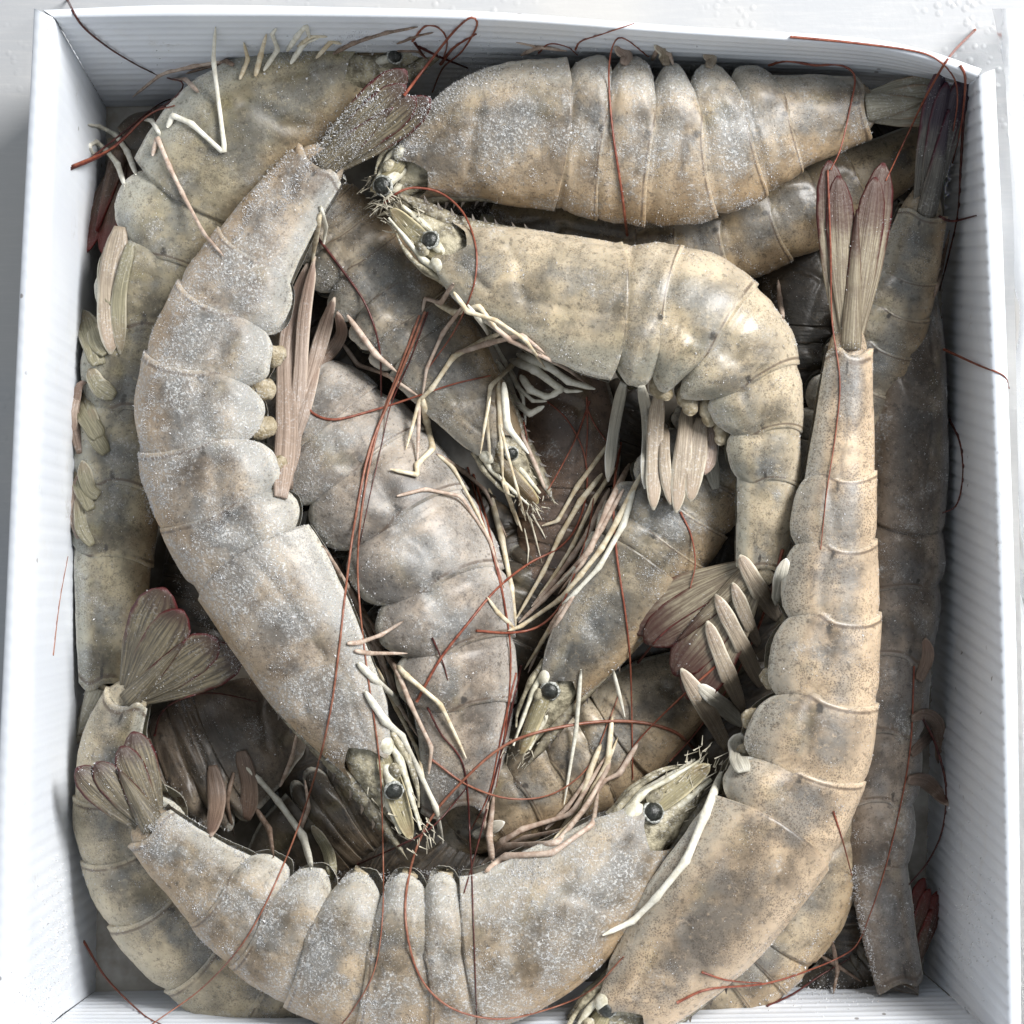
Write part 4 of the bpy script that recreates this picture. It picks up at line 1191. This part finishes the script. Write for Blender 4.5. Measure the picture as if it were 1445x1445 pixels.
for key, pts, w, mt in (
        ('C', [(640, 412), (660, 440), (700, 452), (742, 480), (770, 520)], 5, 'leg'),
        ('C', [(660, 430), (690, 470), (712, 510), (738, 560), (742, 600)], 5, 'leg_white'),
        ('C', [(690, 455), (720, 480), (760, 500), (800, 520), (826, 540)], 6, 'leg_pink'),
        ('C', [(655, 430), (625, 470), (602, 520), (596, 560)], 4.5, 'leg_pink'),
        ('C', [(720, 520), (730, 545), (752, 566), (772, 566)], 6, 'leg_white'),
        ('C', [(745, 515), (770, 535), (800, 552), (822, 552)], 6, 'leg_white'),
        ('C', [(706, 600), (716, 640), (730, 690), (742, 735)], 3.5, 'leg'),
        ('C', [(692, 560), (684, 600), (678, 640)], 3.5, 'leg'),
        ('N', [(880, 690), (850, 745), (822, 795), (788, 838)], 5, 'leg_pink'),
        ('N', [(868, 660), (838, 705), (808, 770), (782, 812), (756, 848)], 5, 'leg'),
        ('N', [(856, 705), (838, 765), (812, 800), (774, 838)], 5, 'leg_white'),
        ('N', [(812, 836), (790, 872), (772, 900)], 5, 'leg_pink'),
        ('M', [(560, 700), (600, 690), (650, 700), (690, 760), (712, 830)], 4, 'leg_pink'),
        ('M', [(616, 640), (640, 660), (672, 720), (700, 780)], 4, 'leg'),
        ('L', [(740, 745), (746, 775), (744, 800)], 2, 'hair'),
        ('E', [(770, 1170), (800, 1140), (828, 1100), (842, 1060)], 5, 'leg_pink'),
        ('E', [(780, 1186), (818, 1150), (850, 1098), (872, 1040)], 5, 'leg'),
        ('E', [(700, 1200), (740, 1182), (800, 1170), (836, 1132)], 5, 'leg_pink'),
        ('E', [(690, 1190), (682, 1160), (690, 1130)], 6, 'leg_pink'),
        ('B', [(498, 850), (520, 905), (552, 955), (566, 1005)], 5, 'leg_pink'),
        ('B', [(530, 940), (560, 1000), (590, 1060), (600, 1110)], 5, 'leg'),
        ('B', [(470, 780), (500, 840), (530, 890), (540, 920)], 5, 'leg_brown'),
        ('B', [(452, 290), (460, 320), (456, 350)], 5, 'leg_white'),
        ('F', [(150, 470), (132, 455), (122, 470)], 4, 'leg_pink'),
        ('F', [(226, 190), (214, 170), (200, 168)], 6, 'leg_white'),
        ('F', [(420, 66), (440, 50), (462, 52)], 5, 'leg'),
        ('F', [(560, 62), (590, 50), (612, 46)], 3.5, 'leg_brown'),
        ('F', [(338, 112), (350, 84), (344, 60)], 6, 'leg'),
        ('F', [(372, 100), (392, 70), (384, 48), (390, 40)], 6, 'leg_white'),
        ('F', [(410, 90), (430, 60), (452, 52)], 7, 'leg_white'),
        ('F', [(446, 82), (468, 58), (482, 62)], 6, 'leg'),
        ('F', [(470, 76), (500, 60), (545, 46), (590, 38)], 5, 'leg_brown'),
        ('F', [(280, 130), (262, 112), (240, 112)], 6, 'leg_pink'),
        ('F', [(560, 72), (590, 72), (606, 88)], 3.5, 'leg_brown'),
        ('A', [(735, 78), (760, 66), (800, 72)], 5, 'leg_pink'),
        ('A', [(760, 72), (752, 64), (728, 60)], 3.5, 'leg_pink'),
        ('A', [(920, 85), (928, 70), (945, 76), (950, 92)], 6, 'leg_pink'),
        ('Q', [(330, 1090), (320, 1130), (330, 1180)], 6, 'leg_brown'),
        ('Q', [(395, 1110), (412, 1070), (420, 1030)], 5, 'leg_pink'),
        ('Q', [(360, 1140), (380, 1170), (386, 1210)], 8, 'leg_brown'),
        ('Q2', [(420, 1180), (436, 1140), (430, 1100)], 5, 'leg_pink')):
    leg(key, pts, w, mt, lift=.009 if (key == 'C' and mt != 'leg_pink') else 0.0)
for key, pts, w, mt in (
        ('F', [(150, 500), (136, 480), (130, 446)], 11, 'swim_olive'),
        ('F', [(162, 560), (140, 545), (126, 520)], 12, 'swim_olive'),
        ('F', [(150, 640), (134, 612), (126, 575)], 11, 'swim_olive'),
        ('F', [(140, 700), (126, 690), (116, 650)], 10, 'swim_olive'),
        ('F', [(130, 770), (116, 745), (110, 700)], 9, 'swim_olive'),
        ('F', [(166, 430), (150, 410), (148, 350)], 10, 'swim_olive'),
        ('F', [(112, 540), (102, 580), (106, 620)], 7, 'swim_pink'),
        ('A', [(880, 92), (884, 78), (868, 66)], 8, 'swim_pink'),
        ('A', [(940, 92), (936, 72), (924, 64)], 8, 'swim'),
        ('A', [(1000, 96), (1004, 82), (992, 78)], 7, 'swim'),
        ('Q', [(340, 1060), (352, 1110), (348, 1160)], 12, 'swim_brown'),
        ('Q', [(300, 1080), (306, 1130), (298, 1180)], 12, 'swim_brown'),
        ('N', [(1010, 690), (1004, 650), (1010, 620)], 9, 'swim_white')):
    swim(key, pts, w, mt)

# feelers, each on the shrimp it belongs to
ANT = [
    ('R', [(95, 0), (115, 35), (150, 65), (190, 90), (222, 106)], 2.0, 'antenna_dark'),
    ('R', [(100, 238), (150, 215), (200, 170), (235, 147), (254, 130), (257, 116), (236, 110)], 2.6, 'antenna_dark'),
    ('R', [(101, 235), (160, 208), (210, 162), (246, 149)], 2.4, 'antenna'),
    ('R', [(120, 230), (170, 190), (220, 150), (240, 140)], 2.0, 'antenna_dark'),
    ('F', [(570, 135), (600, 95), (640, 45), (664, 25), (673, 36), (652, 72), (625, 96), (610, 130)], 2.4, 'antenna'),
    ('F', [(582, 58), (600, 37), (620, 40), (631, 60), (622, 92)], 2.0, 'antenna'),
    ('F', [(622, 90), (642, 66), (672, 48)], 2.8, 'antenna'),
    ('F', [(590, 65), (620, 80), (660, 96)], 2.6, 'antenna_dark'),
    ('F', [(585, 60), (596, 76), (606, 88)], 2.2, 'antenna_dark'),
    ('A', [(812, 70), (820, 58), (850, 48), (895, 33)], 1.6, 'antenna'),
    ('A', [(885, 332), (877, 270), (864, 180), (859, 105), (865, 64), (880, 54), (915, 80)], 2.2, 'antenna'),
    ('A', [(760, 75), (775, 62), (800, 66), (815, 78)], 1.6, 'antenna'),
    ('K', [(1085, 92), (1110, 86), (1150, 92), (1186, 92), (1206, 108), (1200, 150), (1186, 210), (1172, 240)], 2.2, 'antenna'),
    ('J', [(1115, 52), (1200, 60), (1290, 72), (1325, 86), (1347, 112), (1351, 145), (1345, 185)], 2.2, 'antenna'),
    ('J', [(1376, 42), (1340, 80), (1310, 130), (1283, 185), (1250, 255)], 2.2, 'antenna'),
    ('J', [(1355, 92), (1362, 110), (1360, 150), (1354, 190), (1344, 230)], 2.2, 'antenna'),
    ('I', [(1360, 160), (1356, 230), (1352, 300), (1340, 355), (1326, 410)], 2.4, 'antenna_dark'),
    ('I', [(1326, 306), (1345, 312), (1378, 304)], 2.4, 'antenna_dark'),
    ('I', [(1332, 493), (1380, 515), (1416, 530), (1424, 548)], 2.2, 'antenna'),
    ('I', [(1340, 592), (1355, 625), (1359, 670), (1350, 712), (1330, 724)], 2.4, 'antenna_dark'),
    ('D', [(1168, 240), (1172, 350), (1174, 450), (1185, 535), (1180, 606), (1167, 692), (1158, 775)], 1.6, 'antenna'),
    ('D', [(1105, 775), (1080, 860), (1040, 950), (985, 1030), (945, 1075)], 2.6, 'antenna'),
    ('E', [(1010, 940), (960, 985), (905, 1040), (870, 1090)], 2.0, 'antenna'),
    ('E', [(978, 1055), (950, 1032), (900, 1019), (830, 1020), (750, 1036), (700, 1060), (650, 1105), (610, 1152), (585, 1205), (572, 1275), (579, 1340), (600, 1390), (640, 1424), (700, 1438), (760, 1428), (830, 1400), (880, 1350)], 2.7, 'antenna_orange'),
    ('B', [(609, 1072), (660, 1108), (720, 1127), (780, 1120), (830, 1082), (858, 1020), (875, 975)], 2.0, 'antenna_orange'),
    ('C', [(600, 440), (572, 510), (545, 575), (520, 640), (500, 740), (488, 830), (478, 920), (465, 1010), (440, 1110), (400, 1220), (350, 1320), (290, 1390), (215, 1445)], 2.3, 'antenna_orange'),
    ('C', [(592, 445), (560, 530), (535, 600), (515, 690), (505, 780), (508, 860), (520, 960), (535, 1070), (540, 1180), (540, 1290), (528, 1370), (498, 1425), (480, 1448)], 2.0, 'antenna_orange'),
    ('C', [(604, 440), (580, 505), (552, 570), (538, 630), (522, 700), (507, 770)], 1.3, 'antenna_dark'),
    ('C', [(596, 450), (568, 520), (538, 590), (514, 670), (497, 760)], 1.3, 'antenna'),
    ('B', [(424, 545), (436, 578), (470, 592), (530, 578), (580, 562), (640, 542), (692, 530)], 2.4, 'antenna'),
    ('A', [(448, 335), (480, 377), (516, 430), (535, 490), (538, 560)], 2.4, 'antenna_dark'),
    ('L', [(588, 990), (620, 932), (660, 880), (700, 832), (745, 796), (790, 772), (815, 740), (828, 690), (824, 640), (800, 592), (762, 558)], 2.4, 'antenna'),
    ('N', [(672, 890), (720, 893), (760, 884), (790, 856), (810, 812), (830, 750), (838, 700)], 2.2, 'antenna'),
    ('N', [(876, 625), (866, 700), (870, 780), (883, 870), (890, 950), (893, 1100)], 2.2, 'antenna'),
    ('P', [(832, 566), (812, 620), (780, 680), (764, 704)], 1.7, 'antenna'),
    ('P', [(828, 560), (829, 610), (826, 660)], 1.7, 'antenna'),
    ('P', [(828, 575), (840, 600), (858, 625)], 1.7, 'antenna'),
    ('P', [(736, 585), (742, 610), (746, 640)], 1.7, 'antenna'),
    ('A', [(543, 286), (565, 270), (588, 265), (623, 273), (654, 301), (671, 346), (671, 391), (658, 432), (637, 474), (604, 520)], 2.0, 'antenna'),
    ('L', [(668, 670), (688, 740), (706, 820), (719, 900), (720, 960), (712, 1040), (700, 1110)], 2.2, 'antenna'),
    ('L', [(660, 660), (680, 730), (700, 800), (715, 870)], 1.8, 'antenna'),
    ('C', [(960, 722), (975, 755), (981, 795), (974, 830)], 1.7, 'antenna'),
    ('I', [(1300, 1010), (1320, 1050), (1335, 1110), (1330, 1170), (1310, 1215), (1283, 1248)], 2.4, 'antenna_dark'),
    ('I', [(1290, 940), (1285, 1050), (1270, 1140), (1245, 1240), (1215, 1325)], 1.5, 'antenna'),
    ('I', [(1176, 1145), (1190, 1190), (1202, 1235)], 1.7, 'antenna'),
    ('S', [(955, 1415), (1000, 1396), (1080, 1388), (1150, 1366), (1200, 1342), (1218, 1318)], 2.2, 'antenna'),
    ('S', [(990, 1372), (1030, 1384), (1090, 1388)], 1.8, 'antenna'),
    ('S', [(1082, 1420), (1120, 1402), (1160, 1375), (1200, 1352)], 2.0, 'antenna_dark'),
    ('G', [(118, 1328), (150, 1380), (200, 1430), (232, 1448)], 2.2, 'antenna'),
    ('Q', [(218, 1038), (225, 1011), (242, 993), (277, 980), (311, 979), (363, 990)], 1.8, 'antenna_dark'),
    ('B', [(603, 998), (622, 1035), (655, 1085), (664, 1200), (668, 1300), (673, 1446)], 1.7, 'antenna_dark'),
    ('N', [(735, 940), (715, 1030), (695, 1110), (672, 1200), (655, 1260)], 2.2, 'antenna_dark'),
    ('N', [(728, 950), (705, 1050), (690, 1120), (665, 1170)], 2.0, 'antenna'),
    ('Q2', [(505, 1220), (560, 1195), (612, 1165), (660, 1110)], 2.0, 'antenna_dark'),
    ('F', [(75, 925), (84, 850), (96, 785)], 1.2, 'antenna_orange'),
    ('M', [(610, 900), (625, 935), (632, 960)], 1.7, 'antenna_dark'),
    ('W', [(900, 935), (940, 890), (1000, 850)], 2.0, 'antenna_dark'),
]
for a in ANT:
    antenna(*a)

# ------------------------------------------------------------------ frost crystals growing on the shells


def frost_on(key):
    parts, amt, seed = SHELLS[key]
    if amt <= 0.05:
        return
    r = np.random.default_rng(seed + 77)
    TR = []
    for V, F in parts:
        q = np.array([f for f in F if len(f) == 4])
        V = np.asarray(V)
        TR.append(np.concatenate([V[q[:, [0, 1, 2]]], V[q[:, [0, 2, 3]]]]))
    T3 = np.concatenate(TR)
    tailw = np.concatenate([np.full(len(t_), 1.0 if (i_ < 7 or key == 'B') else 0.25) for i_, t_ in enumerate(TR)])
    nrm = np.cross(T3[:, 1] - T3[:, 0], T3[:, 2] - T3[:, 0])
    ar = np.linalg.norm(nrm, axis=1) / 2
    nrm = nrm / (2 * ar[:, None] + 1e-15)
    cen = T3.mean(1)
    flip = np.sign(nrm[:, 2])
    flip[flip == 0] = 1
    nrm = nrm * flip[:, None]
    ph = r.uniform(0, 6.28, 12)
    f = lambda s, k: np.sin(cen[:, 0] * s + ph[k]) * np.sin(cen[:, 1] * s * 1.13 + ph[k + 1]) + .6 * np.sin(cen[:, 0] * s * 2.3 + cen[:, 1] * s * 1.7 + ph[k + 2])
    mask = np.clip(.30 + .5 * f(170, 0) + .5 * f(420, 3) + .35 * f(900, 6), 0.03, 1.4) ** 2.2
    cc = cen[r.choice(len(cen), 70, p=np.clip(nrm[:, 2], .02, 1) * ar / np.sum(np.clip(nrm[:, 2], .02, 1) * ar))]
    for c0 in cc:
        mask = mask + r.uniform(1.5, 7) * np.exp(-(np.linalg.norm(cen - c0, axis=1) / r.uniform(.0010, .0026)) ** 2)
    wgt = ar * mask * np.clip(nrm[:, 2] + .30, 0, 1) * (1.0 + 3.0 * (nrm[:, 2] < .45)) * tailw
    n = int(30000 * amt)
    idx = r.choice(len(T3), n, p=wgt / wgt.sum())
    a, b_ = r.random(n), r.random(n)
    sw = a + b_ > 1
    a[sw], b_[sw] = 1 - a[sw], 1 - b_[sw]
    t = T3[idx]
    p = t[:, 0] + (t[:, 1] - t[:, 0]) * a[:, None] + (t[:, 2] - t[:, 0]) * b_[:, None]
    d = unit(nrm[idx] + r.normal(0, .55, (n, 3)))
    ln = r.gamma(2.0, .00010, n) + .00010
    ln *= (0.55 + .36 * amt)
    ww = ln * r.uniform(.22, .42, n)
    e1 = unit(np.cross(d, r.normal(0, 1, (n, 3))))
    e2 = np.cross(d, e1)
    p = p - d * (ln * .2)[:, None]
    V = np.stack([p + e1 * ww[:, None], p + (-.5 * e1 + .87 * e2) * ww[:, None], p + (-.5 * e1 - .87 * e2) * ww[:, None], p + d * ln[:, None]], 1).reshape(-1, 3)
    k = np.arange(n)[:, None] * 4
    F = np.concatenate([k + [0, 1, 3], k + [1, 2, 3], k + [2, 0, 3]])
    o = put("frost", V, F, 'frost', SHRIMPS[key], smooth=False)
    o["kind"] = "stuff"


for key in SHELLS:
    frost_on(key)

# long hoar crystals along edges where the rime is thickest: (shrimp, photo polyline, half width px, count, length mm)
for key, pts, wd, cnt, lm in (
        ('B', [(392, 300), (440, 222), (480, 170), (535, 125)], 10, 900, 1.5),
        ('B', [(455, 235), (500, 190), (545, 150)], 22, 900, 1.0),
        ('B', [(330, 340), (372, 262), (410, 215)], 7, 420, 1.3),
        ('B', [(470, 960), (510, 1010)], 24, 260, 0.8),
        ('B', [(212, 740), (200, 640), (212, 560), (245, 480), (300, 410)], 6, 900, 1.0),
        ('B', [(230, 790), (290, 880), (350, 960)], 8, 500, 0.9),
        ('B', [(300, 600), (330, 700), (300, 500)], 30, 900, 0.7),
        ('A', [(820, 300), (900, 316), (1000, 312)], 6, 400, 0.8),
        ('A', [(880, 92), (960, 98), (1050, 98)], 8, 400, 0.8),
        ('F', [(470, 60), (520, 48)], 9, 200, 1.0),
        ('F', [(300, 110), (360, 90)], 12, 200, 0.7),
        ('G', [(330, 1330), (250, 1370)], 16, 200, 0.7),
        ('E', [(420, 1300), (520, 1330), (620, 1320)], 36, 1100, 0.7),
        ('A', [(590, 165), (640, 128), (700, 96)], 18, 1000, 1.2),
        ('A', [(560, 215), (600, 190)], 20, 420, 1.2),
        ('A', [(640, 180), (720, 140), (770, 150)], 34, 900, 0.8),
        ('C', [(640, 298), (690, 300), (730, 312)], 9, 300, 1.3),
        ('C', [(880, 352), (980, 335), (1060, 372), (1110, 450)], 5, 500, 0.8),
        ('E', [(210, 1170), (260, 1160), (320, 1180), (350, 1225)], 9, 700, 1.3),
        ('E', [(215, 1195), (235, 1150)], 22, 500, 1.0),
        ('E', [(420, 1232), (480, 1238), (560, 1236), (660, 1232)], 9, 900, 1.2),
        ('E', [(720, 1235), (770, 1225)], 16, 300, 1.2),
        ('E', [(240, 1290), (330, 1378), (390, 1430)], 6, 300, 0.9),
        ('I', [(1204, 1225), (1216, 1300), (1238, 1385)], 6, 460, 1.3),
        ('H', [(1158, 1310), (1125, 1370), (1080, 1412)], 5, 220, 1.0),
        ('D', [(1160, 500), (1215, 492)], 14, 160, 0.9),
        ('M', [(440, 780), (500, 830)], 14, 260, 0.9),
        ('F', [(395, 85), (440, 70)], 12, 260, 1.1),
        ('J', [(1250, 320), (1300, 340)], 18, 200, 0.9)):
    r = np.random.default_rng(int(sum(map(sum, pts))))
    L2 = catmull(np.array(pts, float), 200)
    VV = []
    for k in range(cnt):
        x, y = L2[r.integers(0, 200)] + np.clip(r.normal(0, .5, 2), -1, 1) * wd
        d = at(x, y, 0.0) - CAMP
        hit = BVH.ray_cast(Vector(CAMP), Vector(d))
        if hit[0] is None or hit[0].z < .012:
            continue
        nn = np.array(hit[1])
        nn = nn * (1 if nn[2] > 0 else -1)
        dr = unit(nn + r.normal(0, .45, 3))
        ln = lm * 1e-3 * r.uniform(.35, 1.0) * .8
        ww = ln * r.uniform(.10, .20)
        e1 = unit(np.cross(dr, r.normal(0, 1, 3)))
        e2 = np.cross(dr, e1)
        p = np.array(hit[0]) - dr * ln * .15
        VV += [p + e1 * ww, p + (-.5 * e1 + .87 * e2) * ww, p + (-.5 * e1 - .87 * e2) * ww, p + dr * ln]
    kk = np.arange(len(VV) // 4)[:, None] * 4
    o = put("hoar_frost", VV, np.concatenate([kk + [0, 1, 3], kk + [1, 2, 3], kk + [2, 0, 3]]), 'frost', SHRIMPS[key], smooth=False)
    o["kind"] = "stuff"

VV = []
r = np.random.default_rng(91)
for k in range(1500):
    cx, cy, sx_, sy_ = ((72, 1370, 16, 34), (82, 1300, 12, 40), (58, 1410, 14, 20), (1170, 1400, 40, 12), (1370, 1300, 18, 60), (600, 78, 160, 14))[r.integers(0, 6)]
    x, y = r.normal(cx, sx_), r.normal(cy, sy_)
    hit = BVH.ray_cast(Vector(CAMP), Vector(at(x, y, 0.0) - CAMP))
    if hit[0] is None:
        continue
    nn = np.array(hit[1]) * (1 if np.dot(np.array(hit[1]), CAMP - np.array(hit[0])) > 0 else -1)
    dr = unit(nn + r.normal(0, .5, 3))
    ln = r.uniform(.2, .75) * 1e-3
    ww = ln * r.uniform(.3, .6)
    e1 = unit(np.cross(dr, r.normal(0, 1, 3)))
    e2 = np.cross(dr, e1)
    p = np.array(hit[0]) - dr * ln * .15
    VV += [p + e1 * ww, p + (-.5 * e1 + .87 * e2) * ww, p + (-.5 * e1 - .87 * e2) * ww, p + dr * ln]
kk = np.arange(len(VV) // 4)[:, None] * 4
o = put("ice_crumbs", VV, np.concatenate([kk + [0, 1, 3], kk + [1, 2, 3], kk + [2, 0, 3]]), 'frost', box, smooth=False)
o["kind"] = "stuff"

# ------------------------------------------------------------------ clear plastic sheet beside the box
cm, cnt, cp = nodes_of("clear_film")
cp.inputs["Base Color"].default_value = (0.88, 0.90, 0.92, 1)
cp.inputs["Roughness"].default_value = 0.16
cp.inputs["Transmission Weight"].default_value = 0.75
cp.inputs["IOR"].default_value = 1.2
g = G(cnt)
g.link(g.bump(g.noise(160, 3), 0.4, 0.001), cp.inputs["Normal"])
n1, n2 = 90, 22
U, Vv = np.meshgrid(np.linspace(0, 1, n1), np.linspace(0, 1, n2), indexing='ij')
PX = np.interp(U, [0, .06, .2, 1], [1400, 1418, 1430, 1452]) + Vv * 120
PY = 12 + U * 1480
Z = 0.003 + 0.010 * np.abs(np.sin(Vv * 7 + 1.4 * np.sin(U * 6) + .6 * np.sin(U * 17))) * (1 - .3 * Vv) + .002 * np.sin(U * 40 + Vv * 9)
V = np.array([at(x, y, z) for x, y, z in zip(PX.ravel(), PY.ravel(), Z.ravel())])
o = put("plastic_sheet", V, grid_faces(n1, n2), cm)
tag(o, "crumpled clear plastic film lying beside the white box", "plastic film")
